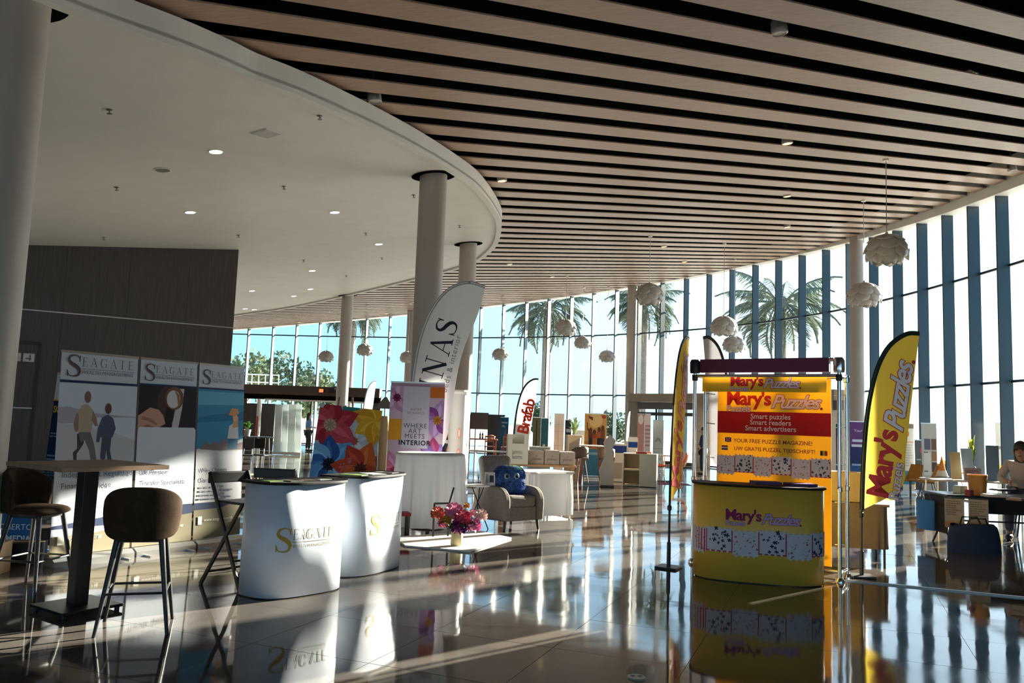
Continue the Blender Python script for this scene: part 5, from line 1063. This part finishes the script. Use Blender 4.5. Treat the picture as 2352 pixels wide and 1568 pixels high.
# cabinet with open shelves
a, c = P(1428, 1106), P(1486, 1112); t = thing('shelf_cabinet', 'white cabinet with two beige open compartments before the portal', 'cabinet', (PY(1463, 1105, 21.6).x, 21.1, 0), -.25); h = .83
for x in (-.42, .0, .42): MB().box(x, 0, h / 2, .02, .42, h).build('side_panel', t, ink(206, 196, 176))
for z in (.02, h / 2, h): MB().box(0, 0, z, .86, .42, .02).build('shelf', t, ink(206, 196, 176))
for z in (.02, h / 2): MB().box(-.21, .17, z + h / 4, .4, .015, h / 2 - .03).build('back_panel', t, mat('kraft_back', (.40, .29, .17), .8))
MB().box(.21, -.2, h / 2, .4, .015, h - .02).build('door_panel', t, ink(196, 198, 190)); o = MB().box(0, 0, .02, .26, .18, .04).build('red_book', None, ink(150, 34, 36), loc=(PY(1474, 1050, 21.0).x, 21.05, h + .011), label='flat dark red book on the white cabinet', cat='book', bevel=.004); MB().box(.02, 0, .02, .24, .17, .03).build('pages', o, ink(220, 214, 200))
# shell chairs
def shell_chair(label, x, y, rz, mt, leg, group, name='shell_chair', hb=.84):
    t = thing(name, label, 'chair', (x, y, 0), rz, group)
    def fn(u, v):
        a = (v - .5); 
        if u < .5: s = u / .5; return (a * .46 * (.9 + .1 * s), .22 - .42 * s, .45 - .02 * math.sin(PI * s) + .05 * (2 * a) ** 2)
        s = (u - .5) / .5; return (a * (.46 - .08 * s) , -.2 - .1 * s - .02 * math.sin(PI * s) + .1 * (2 * a) ** 2 * (1 - .4 * s), .45 + (hb - .45) * s + .05 * (2 * a) ** 2 * (1 - s))
    MB().grid(fn, 14, 8).build('shell', t, mt, smooth=70, solid=.022)
    for sx in (-1, 1):
        for sy in (-1, 1): MB().tube([(sx * .12, sy * .1 - .02, .44), (sx * .21, sy * .2 - .02, 0)], .012, 6).build('leg', t, leg)
    MB().box(0, -.02, .425, .26, .24, .015).build('seat_plate', t, leg); return t
M_or = mat('orange_shell', (.78, .15, .03), .4); M_must = mat('mustard_shell', (.42, .19, .02), .6, var=.1)
q, q2 = P(1513, 1110), P(1552, 1110); shell_chair('orange shell chair left of the small table at the portal', q.x, q.y + .3, -1.4, M_or, M_alu, 'orange shell chairs').location.z = .004; shell_chair('orange shell chair right of the small table at the portal', q2.x + .1, q2.y + .3, 1.4, M_or, M_alu, 'orange shell chairs').location.z = .004
q = P(1533, 1108); t = thing('small_table', 'thin dark table between the two orange chairs', 'table', (q.x, q.y + .5, 0)); MB().lathe([(0, .72), (.3, .72), (.3, .74), (0, .74)], 24).build('table_top', t, mat('brown_disc', (.12, .09, .08), .5)); MB().tube([(0, 0, 0), (0, 0, .72)], .02, 8).build('post', t, M_alu); MB().lathe([(0, 0), (.2, 0), (.2, .02), (0, .02)], 20).build('foot', t, M_blk)
q = P(1533, 1112); MB().box(q.x, q.y + .35, .0015, 1.3, .9, .003).build('door_mat', None, mat('red_mat', (.16, .02, .025), .95), label='dark red mat on the floor under the orange chairs', cat='mat')
# ------------------------------------------------------------------ entrance portal on the right
dq = thing('door_3', kind='structure'); M_pg = mat('portal_grey', (.30, .245, .20), .6, var=.05)
IDX = list(range(20, 30)); PP = []
for i in IDX:
    x, y = MUL[i]; a, c = MUL[i - 1], MUL[i + 1]; tx, ty = c[0] - a[0], c[1] - a[1]; l = math.hypot(tx, ty); PP.append((x + ty / l * .45, y - tx / l * .45))
for p, q_ in zip(PP[:-1], PP[1:]): MB().bar((*p, 2.78), (*q_, 2.78), .6, .34).build('lintel', dq, M_pg); MB().bar((*p, 2.45), (*q_, 2.45), .08, .30).build('header_panel', dq, mat('portal_dark', (.10, .09, .10), .5))  # header panels in a darker colour than the lintel
for k in (0, 3, 4, 8): p, q_ = PP[k], PP[k + 1]; MB().bar((p[0], p[1], 0), (p[0], p[1], 2.62), .55, .4, up=(0, 1, 0)).build('jamb', dq, M_pg)
for k in (0, 1, 2, 5, 6, 7):
    p, q_ = Vector(PP[k]), Vector(PP[k + 1]); MB().bar((*p, 2.1), (*q_, 2.1), .06, .14).build('door_rail', dq, M_dark); MB().bar((*p, .08), (*q_, .08), .06, .14).build('door_rail', dq, M_dark)
    MB().bar((*q_, 0), (*q_, 2.3), .07, .1).build('door_stile', dq, M_dark); MB().add([(*p, .1), (*q_, .1), (*q_, 2.3), (*p, 2.3)], [(0, 1, 2, 3)]).build('door_pane', dq, M_glass)
rp('pink roll-up with a pale oval by the portal', 1463, 1479, 950, 27.5, (206, 150, 142), [((232, 224, 210), E(0, .9, .38, .09)), ((216, 166, 120), Q(-.5, .02, .5, .3))]); rp('white roll-up with pink text rows by the portal', 1480, 1494, 950, 27.6, (220, 206, 200), [((200, 130, 124), Q(-.4, .42 + .07 * i, .4, .45 + .07 * i)) for i in range(6)]); rp('pale grey roll-up with an arch drawing by the portal', 1499, 1524, 965, 28, (192, 196, 194), [((140, 146, 148), [(-.3, .55), (-.2, .62), (0, .66), (.2, .62), (.3, .55), (.2, .56), (0, .6), (-.2, .56)])] + [((170, 176, 176), Q(-.4, .2 + .07 * i, .4, .23 + .07 * i)) for i in range(4)])
# ------------------------------------------------------------------ right-hand background
t, sh, w, h = rp('purple and navy roll-up at the foot of the right-hand column', 1953, 1992, 968, 23.6, (44, 52, 104), [((98, 58, 120), Q(-.5, .62, .5, 1)), ((200, 206, 220), Q(-.35, .68, .35, .72)), ((206, 210, 220), Q(-.4, .6, .4, .64)), ((150, 170, 206), Q(-.4, .3, .3, .33)), ((40, 84, 140), Q(-.5, 0, .5, .3))]); txt(sh, 'Your', 0, h * .84, .12, (210, 206, 220), o=.012)
rp('navy roll-up half hidden behind the chrome pole', 1921, 1935, 972, 24.6, (36, 50, 92), [((170, 180, 200), Q(-.3, .5, .4, .53))])
t = thing('grey_partition', 'plain grey partition panel left of the right-hand column', 'partition', (PY(1938, 1000, 26.2).x, 26.3, 0)); hh = PY(1938, 908, 26.2).z
for k in range(2): MB().box(-.2 + .42 * k, 0, hh / 2, .4, .05, hh).build('panel', t, mat('pale_partition', (.48, .44, .38), .7))
rp('white roll-up with an orange emblem and text rows right of the yellow flag', 2073, 2101, 972, 21.6, (214, 216, 212), [((120, 106, 100), Q(-.5, .93, .5, 1)), ((206, 130, 50), E(0, .85, .12, .04)), ((206, 150, 110), Q(-.45, .72, .45, .735)), ((60, 130, 160), Q(-.5, .1, .5, .3))] + lines(-.42, .42, .35, .69, 9, (176, 176, 172), 8)); rp('dark grey roll-up between the emblem banner and the photo-grid banner', 2102, 2120, 1010, 22.2, (70, 74, 80), [((150, 150, 152), Q(-.3, .6, .3, .62)), ((130, 130, 136), Q(-.3, .4, .2, .43)), ((150, 60, 60), Q(.2, .75, .45, .85))])
rp('grey roll-up with a grid of small photographs', 2118, 2154, 972, 21.3, (188, 186, 180), [((92, 96, 116), Q(-.32, .62, .08, .78)), ((120, 84, 70), Q(.14, .62, .45, .78)), ((150, 110, 80), Q(.14, .46, .45, .6)), ((80, 64, 60), Q(.14, .3, .45, .44)), ((206, 204, 196), Q(-.4, .25, .08, .58)), ((90, 86, 84), Q(-.36, .575, -.1, .59)), ((90, 86, 84), Q(-.36, .3, -.1, .315))]); rp('narrow pale roll-up with a yellow band at the right', 2289, 2308, 971, 19.6, (186, 182, 170), [((206, 176, 60), Q(-.5, .36, .5, .46)), ((120, 112, 100), Q(-.4, .66, .4, .7))])
for k, (px, py, rz, lab) in enumerate(((2090, 1135, 1.9, 'mustard shell chair nearest the yellow flag'), (2130, 1140, 1.3, 'mustard shell chair second from the yellow flag'), (2172, 1128, -1.0, 'mustard shell chair facing the first two'), (2192, 1112, -1.6, 'mustard shell chair rearmost of the group'))):
    q = P(px, py + 9); shell_chair(lab, q.x, q.y, rz, M_must, M_blk, 'mustard shell chairs')
q = P(2100, 1124); t = thing('printed_box', 'low yellow printed box on the floor behind the mustard chairs', 'box', (q.x + .3, q.y + 1.0, 0)); MB().box(0, 0, .2, 1.3, .4, .4).build('body', t, ink(216, 190, 40), bevel=.01); prints(t, [((130, 80, 110), E(-.3, .18, .06, .05)), ((120, 110, 60), Q(-.1, .14, .4, .24))], lambda u, v, o: (u, -.2 - o, v))
# plant and boards on the rear right table
q = PY(2210, 1100, 15.5)
t = thing('rear_table', 'long pale table with display boards at the right behind the dark table', 'table', (PY(2240, 1085, 15.6).x, 15.7, 0), -.1); MB().box(0, 0, .72, 1.7, .7, .03).build('table_top', t, ink(206, 200, 190))
for x in (-.75, .75):
    for y in (-.28, .28): MB().tube([(x, y, 0), (x, y, .71)], .016, 6).build('leg', t, M_alu)
t = thing('leaf_vase', 'vase of tall yellow-green leaves before the right glass wall', 'plant', (PY(2210, 1060, 16.2).x, 15.85, .735)); MB().lathe([(0, 0), (.07, 0), (.08, .2), (.05, .26), (.04, .26)], 18).build('vase', t, ink(96, 96, 92), smooth=40); leafy(t, .24, 12, .12, .62, MGy, 7, .03, 0); leafy(t, .24, 8, .1, .5, MGd, 8, .03, 0)
def board(label, px, ytop, ybot, Y, w, col, rz=0, tilt=.12, items=()):
    zt, zb = PY(px, ytop, Y).z, .736; o = MB().box(0, 0, (zt - zb) / 2, w, .015, zt - zb).build('display_board', None, ink(*col), loc=(PY(px, 1050, Y).x, Y, zb + .004), rot=(-tilt, 0, rz), label=label, cat='board', group='boards on the rear right table'); h = zt - zb
    MB().box(0, .05, .06, w * .3, .08, .02).build('foot', o, M_blk)
    if items: prints(o, [(c_, [(u * w, v * h) for u, v in p]) for c_, p in items], o0=.009)
board('tan board at the left end of the rear right table', 2197, 1038, 1090, 15.7, .2, (186, 158, 116)); board('light blue board standing beside the tan one', 2226, 1030, 1090, 15.55, .26, (176, 196, 204), .3); board('printed mauve board in front of the pale boards', 2235, 1075, 1100, 15.35, .34, (176, 156, 156), .1, items=lines(-.4, .4, .3, .8, 4, (110, 96, 110), 3)); board('slanting blue plastic board right of the leaf vase', 2280, 1020, 1085, 15.6, .22, (90, 116, 140), -.5, .3)
o = thing('paper_cone', 'small orange and white cone on the rear table by the glass', 'cone', (PY(2163, 1060, 17.2).x, 17.2, .74)); MB().lathe([(.1, .0), (.0, .42)], 20).build('cone', o, ink(226, 140, 60), smooth=40); MB().lathe([(.105, -.02), (.105, .0), (.075, .1), (.08, .1), (.12, -.02)], 20).build('white_band', o, ink(226, 220, 210), smooth=40)
t = thing('pedestal', 'slim grey pedestal under the orange cone', 'pedestal', (PY(2163, 1060, 17.2).x, 17.2, 0)); MB().lathe([(0, 0), (.15, 0), (.12, .05), (.1, .68), (.14, .72), (0, .72)], 24).build('shaft', t, mat('grey_pedestal', (.2, .23, .26), .5), smooth=40); MB().lathe([(0, 0), (.17, 0), (.17, .03), (0, .03)], 24).build('foot', t, M_blk)
# dark table in front
RTX, RTY = 7.25, 11.75
t = thing('trestle_table', 'dark trestle table with a black skirt at the right edge', 'table', (RTX, RTY, 0), -.06); MB().box(0, 0, .72, 2.1, .75, .03).build('table_top', t, mat('dark_laminate', (.03, .03, .035), .25)); MB().box(.15, -.36, .60, 1.8, .012, .22).build('skirt', t, mat('black_cloth', (.012, .012, .014), .9)); MB().grid(lambda u, v: (-1.05 + .01 * math.sin(9 * v), -.36 + .7 * u, .71 - .52 * v), 8, 8).build('end_skirt', t, MATS['black_cloth'], solid=.008)
for x in (-.95, .6):
    MB().tube([(x, -.3, 0), (x, .0, .35), (x, .3, .7)], .014, 6).build('leg', t, M_blk); MB().tube([(x, .3, 0), (x, .0, .35), (x, -.3, .7)], .014, 6).build('leg', t, M_blk)
MB().tube([(-.95, 0, .35), (.6, 0, .35)], .012, 6).build('stretcher', t, M_blk)
for k in range(2):
    p = P(2206 + 27 * k, 1140 + 5 * k, .70); o = thing('hanging_notice', 'printed paper notice hanging from the end of the dark table, %s one' % ('left' if k == 0 else 'right'), 'notice', (RTX - 1.02 + .3 * k, RTY - .40 - .06 * k, 0), -.5, 'notices on the dark table')
    MB().box(0, 0, .49, .24, .004, .40).build('sheet', o, ink(170, 158, 146)); prints(o, lines(-.1, .1, .45, .66, 7, (120, 110, 108), 4 + k) + [((176, 140, 100), Q(-.12, .3, .12, .38))], o0=.003); MB().box(0, .0, .7, .26, .012, .02).build('clip', o, M_blk)
q = P(2258, 1274); t = thing('blue_bag', 'large dark blue fabric bag on the floor under the dark table', 'bag', (q.x, q.y + .2, 0)); MB().grid(lambda u, v: ((.33 + .03 * math.sin(5 * u * PI)) * math.cos(2 * PI * u) * (1 - .12 * v ** 3), .19 * math.sin(2 * PI * u) * (1 - .3 * v), .36 * v + .02 * math.sin(6 * PI * u) * v), 36, 8).build('sack', t, mat('navy_fabric', (.012, .03, .09), .85, var=.2), smooth=60)
MB().sph((0, 0, .33), (.3, .14, .05), 18, 8).build('filling', t, MATS['navy_fabric'], smooth=60)
for s in (-1, 1): MB().tube([(-.15, s * .08, .35), (-.1, s * .1, .46), (.1, s * .1, .46), (.15, s * .08, .35)], .012, 6).build('strap', t, M_blk)
o = thing('blue_bag', 'bright blue carrier bag hanging at the left end of the dark table', 'bag', (RTX - 1.16, RTY + .1, .2), .3); MB().grid(lambda u, v: (.04 * math.cos(2 * PI * u) * (1.3 - .5 * v), .16 * math.sin(2 * PI * u), .42 * v), 20, 4).build('bag', o, ink(46, 110, 176), smooth=60); MB().tube([(0, -.1, .42), (0, -.06, .52), (0, .06, .52), (0, .1, .42)], .006, 5).build('handle', o, ink(46, 110, 176))
def on_t(px, py): return P(px, py, .735)
q = on_t(2255, 1137); o = thing('container', 'tall mustard-orange container on the dark table', 'container', (q.x, q.y + .1, .735)); MB().lathe([(.11, 0), (.13, .27), (.12, .27), (.1, .01), (0, .01)], 28, wob=lambda a, z: 1 + .05 * math.cos(4 * a)).build('body', o, mat('amber_plastic', (.34, .14, .02), .4), smooth=40); MB().lathe([(.118, .27), (.134, .27), (.134, .285), (.118, .285)], 28, wob=lambda a, z: 1 + .05 * math.cos(4 * a)).build('rim', o, ink(230, 150, 50))
for k, (px, py, c0, lab, sx) in enumerate(((2290, 1142, (206, 206, 204), 'white stack of papers beside the orange container', .26), (2314, 1128, (60, 64, 74), 'dark laptop lying on the dark table', .34), (2213, 1133, (176, 190, 186), 'white box with a green lid on the dark table', .16), (2234, 1140, (130, 50, 66), 'small wine-red packet on the dark table', .1), (2342, 1150, (150, 120, 116), 'brownish booklet at the right edge of the dark table', .24))):
    q = on_t(px, py); o = thing(('paper_stack', 'laptop', 'lidded_box', 'packet', 'booklet')[k], lab, ('papers', 'laptop', 'box', 'packet', 'booklet')[k], (q.x, q.y + .08, .736), .2 * k); hh = (.03, .02, .1, .08, .025)[k]
    MB().box(0, 0, hh / 2, sx, sx * .75, hh).build('body', o, ink(*c0), bevel=.004); MB().box(0, 0, hh + .003, sx * .9, sx * .65, .006).build('top', o, ink(*((226, 226, 224), (40, 44, 52), (60, 140, 130), (160, 70, 84), (190, 150, 140))[k]))
o = thing('leather_bag', 'brown leather bag standing on the dark table before the seated person', 'bag', (on_t(2290, 1120).x + .2, RTY + .15, .735)); MB().sph((0, 0, .2), (.24, .12, .2), 16, 10).build('body', o, mat('tan_leather', (.16, .075, .03), .5), smooth=60); MB().box(0, -.02, .28, .44, .2, .05).build('flap', o, MATS['tan_leather'], bevel=.02); MB().tube([(-.14, 0, .36), (-.08, 0, .46), (.08, 0, .46), (.14, 0, .36)], .012, 6).build('handle', o, M_blk)
# ------------------------------------------------------------------ people
M_skin = mat('skin', (.42, .24, .17), .55, var=.08)
def skin_mesh(name, par, joints, mt, sub=2):
    vs_, es, rs = [], [], []
    for chain in joints:
        prev = None
        for p in chain:
            if isinstance(p, int): prev = p; continue
            vs_.append(p[:3]); rs.append(p[3]); i = len(vs_) - 1
            if prev is not None: es.append((prev, i))
            prev = i
    me = bpy.data.meshes.new(name); me.from_pydata(vs_, es, []); o = bpy.data.objects.new(name, me); COL.objects.link(o); o.parent = par
    o.modifiers.new('skin', 'SKIN'); me.materials.append(mt)
    for i, d in enumerate(me.skin_vertices[0].data): d.radius = (rs[i], rs[i]) if not isinstance(rs[i], tuple) else rs[i]; d.use_root = (i == 0)
    sb = o.modifiers.new('sub', 'SUBSURF'); sb.levels = sub; sb.render_levels = sub
    return o
def hand(h, d):        # wrist, direction -> five finger chains
    h = Vector(h); d = Vector(d).normalized(); s = d.cross(Vector((0, 1, 0))).normalized(); out = [[(*h, .024), (*(h + d * .05), .034), (*(h + d * .085), .032)]]
    for k, l in enumerate((.06, .075, .07, .055)): b_ = h + d * .08 + s * (.022 * (1.5 - k)); out.append([(*b_, .009), (*(b_ + d * l * .5 + Vector((0, .006, 0))), .0085), (*(b_ + d * l * .9 + Vector((0, .02, 0))), .007)])
    b_ = h + d * .03 + s * .03; out.append([(*b_, .011), (*(b_ + d * .03 + s * .02), .010), (*(b_ + d * .055 + s * .022), .008)]); return out
def person(label, loc, rz, k, top, trou, hair, pose, long_hair=False):
    t = thing('person', label, 'person', loc, rz, 'people in the hall'); t.scale = (k, k, k); g = pose
    pel, ch, nk, hd2 = g['pelvis'], g['chest'], g['neck'], g['head']
    spine = [[(*pel, .13), (*[(a + b) / 2 for a, b in zip(pel, ch)], .125), (*ch, .14), (*nk, .055), (*hd2, .085), (hd2[0], hd2[1], hd2[2] + .1, .08)]]
    arms, legs = [], []
    for s in ('l', 'r'):
        sh_, el, wr = g['sh' + s], g['el' + s], g['wr' + s]; hp, kn, an = g['hip' + s], g['kn' + s], g['an' + s]
        arms.append([2, (*sh_, .06), (*el, .045), (*wr, .03)]); f = (an[0], an[1] + .13, .035); legs.append([0, (*hp, .09), (*kn, .062), (*an, .042), (*f, .032)])
    body = skin_mesh('body', t, spine + arms + legs, M_skin)
    for s in ('l', 'r'):
        w_, e_ = Vector(g['wr' + s]), Vector(g['el' + s])
        for q_ in hand(w_, w_ - e_): skin_mesh('finger' if len(q_) and q_[0][3] < .02 else 'palm', t, [q_], M_skin, 1)
    up = [[(*[(a * .75 + b * .25) for a, b in zip(pel, ch)], .155), (*[(a + b) / 2 for a, b in zip(pel, ch)], .15), (*ch, .165), (nk[0], nk[1], nk[2] - .03, .075)]]
    for s in ('l', 'r'): up.append([2, (*g['sh' + s], .078), (*g['el' + s], .06), (*[(a * .6 + b * .4) for a, b in zip(g['wr' + s], g['el' + s])], .05)])
    skin_mesh('shirt', t, up, top)
    lo = [[(*pel, .155)]]
    for s in ('l', 'r'): lo.append([0, (*g['hip' + s], .108), (*g['kn' + s], .078), (g['an' + s][0], g['an' + s][1], g['an' + s][2] + .03, .06)])
    skin_mesh('trousers', t, lo, trou)
    for s in ('l', 'r'): a = g['an' + s]; MB().sph((a[0], a[1] + .06, .045), (.05, .13, .05), 12, 8).build('shoe', t, M_blk, smooth=60)
    x, y, z = hd2
    hr = MB().sph((x, y - .04, z + .09), (.1, .1, .105), 18, 12).build('hair', t, hair, smooth=60)
    if long_hair: MB().sph((x, y - .07, z - .05), (.1, .07, .17), 16, 10).build('hair_fall', t, hair, smooth=60)
    MB().sph((x, y + .112, z + .02), (.014, .022, .022), 8, 6).build('nose', t, M_skin, smooth=60); MB().sph((x, y + .092, z - .03), (.026, .01, .008), 8, 6).build('mouth', t, ink(150, 70, 66), smooth=60)
    for s in (-1, 1): MB().sph((x + s * .035, y + .088, z + .055), (.014, .008, .009), 8, 6).build('eye', t, ink(24, 20, 20), smooth=60); MB().sph((x + s * .093, y + .0, z + .03), (.014, .025, .035), 8, 6).build('ear', t, M_skin, smooth=60)
    return t
STAND = dict(pelvis=(0, 0, .92), chest=(0, .01, 1.24), neck=(0, .0, 1.45), head=(0, .02, 1.54), shl=(-.18, 0, 1.37), ell=(-.24, -.02, 1.1), wrl=(-.22, .12, .9), shr=(.18, 0, 1.37), elr=(.25, -.03, 1.1), wrr=(.16, .2, 1.08), hipl=(-.09, 0, .86), knl=(-.1, .03, .48), anl=(-.11, 0, .08), hipr=(.09, 0, .86), knr=(.12, .05, .48), anr=(.12, .05, .08))
SIT = dict(pelvis=(0, 0, .62), chest=(0, .08, .93), neck=(0, .14, 1.13), head=(0, .2, 1.22), shl=(-.19, .09, 1.06), ell=(-.27, .2, .84), wrl=(-.18, .42, .82), shr=(.19, .09, 1.06), elr=(.27, .2, .84), wrr=(.12, .44, .82), hipl=(-.1, .06, .6), knl=(-.13, .45, .55), anl=(-.13, .42, .08), hipr=(.1, .06, .6), knr=(.13, .45, .55), anr=(.13, .42, .08))
HB = mat('dark_hair', (.02, .012, .008), .6, bump=.4, bscale=90)
q = P(1614, 1090); person('person in a navy waistcoat and dark trousers seen between the stand poles', (q.x, q.y, 0), math.radians(70), .93, ink(36, 48, 84), mat('dark_trousers', (.012, .018, .02), .8), HB, STAND)
q = P(705, 1036); person('person in a blue top and black trousers beside the white folding screen', (q.x, q.y, 0), math.radians(-60), .93, ink(96, 140, 190), MATS['dark_trousers'], HB, STAND, True)
q = PY(2342, 1050, 12.75); person('seated person with dark hair and a pale grey shirt at the right edge', (q.x + .15, 12.9, 0), math.radians(140), 1.08, ink(186, 174, 166), ink(70, 76, 96), HB, SIT, True)
t = thing('stool', 'black stool under the seated person at the right edge', 'stool', (q.x + .15, 12.9, 0)); MB().lathe([(0, .50), (.19, .50), (.2, .53), (0, .54)], 24).build('seat', t, M_blk)
for k in range(4): MB().tube([(.1 * math.cos(k * 1.57), .1 * math.sin(k * 1.57), .5), (.2 * math.cos(k * 1.57), .2 * math.sin(k * 1.57), 0)], .014, 6).build('leg', t, M_blk)
# ------------------------------------------------------------------ outside
MB().box(0, 120, -.35, 700, 700, .3).build('ground_outside', None, mat('pale_paving', (.42, .40, .36), .8, var=.1, scale=.5), kind='structure')
M_trunk = mat('palm_trunk', (.2, .18, .16), .9, var=.3, scale=12, bump=.6, bscale=30)
M_frond = mat('palm_frond', (.13, .165, .12), .7, var=.3, trans=.25)
def palm(px, Y, zc, sc, label):
    q = PY(px, 900, Y); t = thing('palm_tree', label, 'palm tree', (q.x, q.y, -.2), random.uniform(0, 6), group='palms outside the glass wall')
    MB().lathe([(.34 * sc, 0), (.26 * sc, .6), (.22 * sc, zc * .5), (.2 * sc, zc - .3), (.34 * sc, zc), (.2 * sc, zc + .4)], 12, wob=lambda a, z: 1 + .05 * math.sin(z * 9)).build('trunk', t, M_trunk, smooth=60)
    rnd = random.Random(px)
    for k in range(34):
        a = 2 * PI * k * .382 + rnd.uniform(-.2, .2); el = 1.25 - 2.15 * (k / 34) ** .9; L = sc * rnd.uniform(1.9, 2.5); b = MB()
        pts = []
        for i in range(9):
            s = i / 8; e = el - 1.15 * s; d0 = pts[-1] if pts else (0, 0); st = L / 8
            pts.append((d0[0] + st * math.cos(e), d0[1] + st * math.sin(e)) if pts else (.15, 0))
        ca, sa = math.cos(a), math.sin(a)
        b.tube([(x * ca, x * sa, zc + .1 + z) for x, z in pts], [.03 * sc] * 9, 4)
        for i in range(12, 40):                     # leaflets in a drooping fan
            s = i / 40 * 8; j = min(7, int(s)); f = s - j; x = pts[j][0] + (pts[j + 1][0] - pts[j][0]) * f; z = zc + .1 + pts[j][1] + (pts[j + 1][1] - pts[j][1]) * f
            for sd_ in (-1, 1):
                l = sc * .75 * math.sin(PI * min(1, .25 + i / 46)) + .1; dn = rnd.uniform(.25, .7)
                p0 = Vector((x * ca, x * sa, z)); out = Vector((-sa * sd_ * .75 + ca * .55, ca * sd_ * .75 + sa * .55, -dn)).normalized() * l; w = Vector((ca, sa, 0)) * .028 * sc
                b.add([p0 - w, p0 + w, p0 + out * .6 + w * .9 + Vector((0, 0, -.04 * l)), p0 + out + Vector((0, 0, -.12 * l)), p0 + out * .6 - w * .9 + Vector((0, 0, -.04 * l))], [(0, 1, 2, 3, 4)])
        b.build('frond', t, M_frond)
    return t
palm(1253, 46, 8.3, 1.25, 'full-crowned palm outside the glass behind the hanging petal lamps')
palm(1792, 36, 7.4, 1.2, 'palm with a ragged crown outside, above the puzzle stand')
palm(1475, 47, 9.0, 1.15, 'palm half hidden by the column of the entrance portal')
palm(800, 55, 9.2, 1.3, 'far palm whose crown touches the ceiling edge behind the left columns')
M_leafA = mat('tree_leaf', (.05, .085, .04), .7, var=.4, trans=.2)
M_leafB = mat('olive_leaf', (.10, .13, .05), .7, var=.4, trans=.2)
def bush(px, Y, h, w, mt, label, n=900):
    q = PY(px, 900, Y); t = thing('tree', label, 'tree', (q.x, q.y, -.2), group='trees beyond the far glass'); rnd = random.Random(px)
    MB().tube([(0, 0, 0), (.1, 0, h * .3), (0, .1, h * .6)], [.16, .12, .06], 7).build('trunk', t, M_trunk)
    b = MB(); lob = [(rnd.uniform(-.6, .6) * w, rnd.uniform(-.5, .5) * w, h * rnd.uniform(.35, .85), rnd.uniform(.3, .5) * w) for _ in range(9)]
    for _ in range(n):
        x, y, z, r = rnd.choice(lob); d = Vector((rnd.gauss(0, 1), rnd.gauss(0, 1), rnd.gauss(0, .8))).normalized() * r * rnd.uniform(.6, 1.05); p = Vector((x, y, z)) + d
        a = Vector((rnd.gauss(0, 1), rnd.gauss(0, 1), rnd.gauss(0, 1))).normalized(); c = a.orthogonal().normalized(); s = rnd.uniform(.12, .26)
        b.add([p - a * s, p + c * s * .5, p + a * s, p - c * s * .5], [(0, 1, 2, 3)])
    b.build('foliage', t, mt); return t
bush(566, 60, 6.6, 2.2, M_leafB, 'olive-green tree leftmost beyond the far glass beside the veneer wall')
bush(598, 64, 6.2, 1.9, M_leafB, 'second tree from the veneer wall, light olive, beyond the far glass')
bush(662, 58, 6.3, 2.1, M_leafA, 'dense dark round tree beyond the far glass, tallest of its row')
bush(712, 62, 5.6, 1.8, M_leafB, 'small pale tree between the round tree and the slim column')
bush(755, 69, 5.2, 1.8, M_leafA, 'dark bushy tree just left of the slim column behind the painting')
bush(1236, 60, 3.6, 1.4, M_leafA, 'low dark tree outside beside the red-lettered flag')
bush(1408, 56, 2.9, 1.6, M_leafA, 'low bluish tree outside right of the party poster')
rt = thing('railing', 'thin white metal railing outside the far glass at left', 'railing', (0, 0, 0))
ra, rb = PY(548, 866, 52), PY(640, 872, 52)
for i in range(7):
    f = i / 6; x, y = ra.x + (rb.x - ra.x) * f, 52
    MB().tube([(x, y, -.2), (x, y, 4.0)], .03, 6).build('post', rt, M_white)
for z in (3.5, 4.0): MB().tube([(ra.x, 52, z), (rb.x, 52, z)], .035, 6).build('rail', rt, M_white)
for _m in bpy.data.materials:
    if _m.use_nodes and 'Principled BSDF' in _m.node_tree.nodes and _m.node_tree.nodes['Principled BSDF'].inputs['Emission Strength'].default_value > 0:
        _m.cycles.emission_sampling = 'NONE'          # tiny glowing faces: seen and reflected, not sampled as lamps
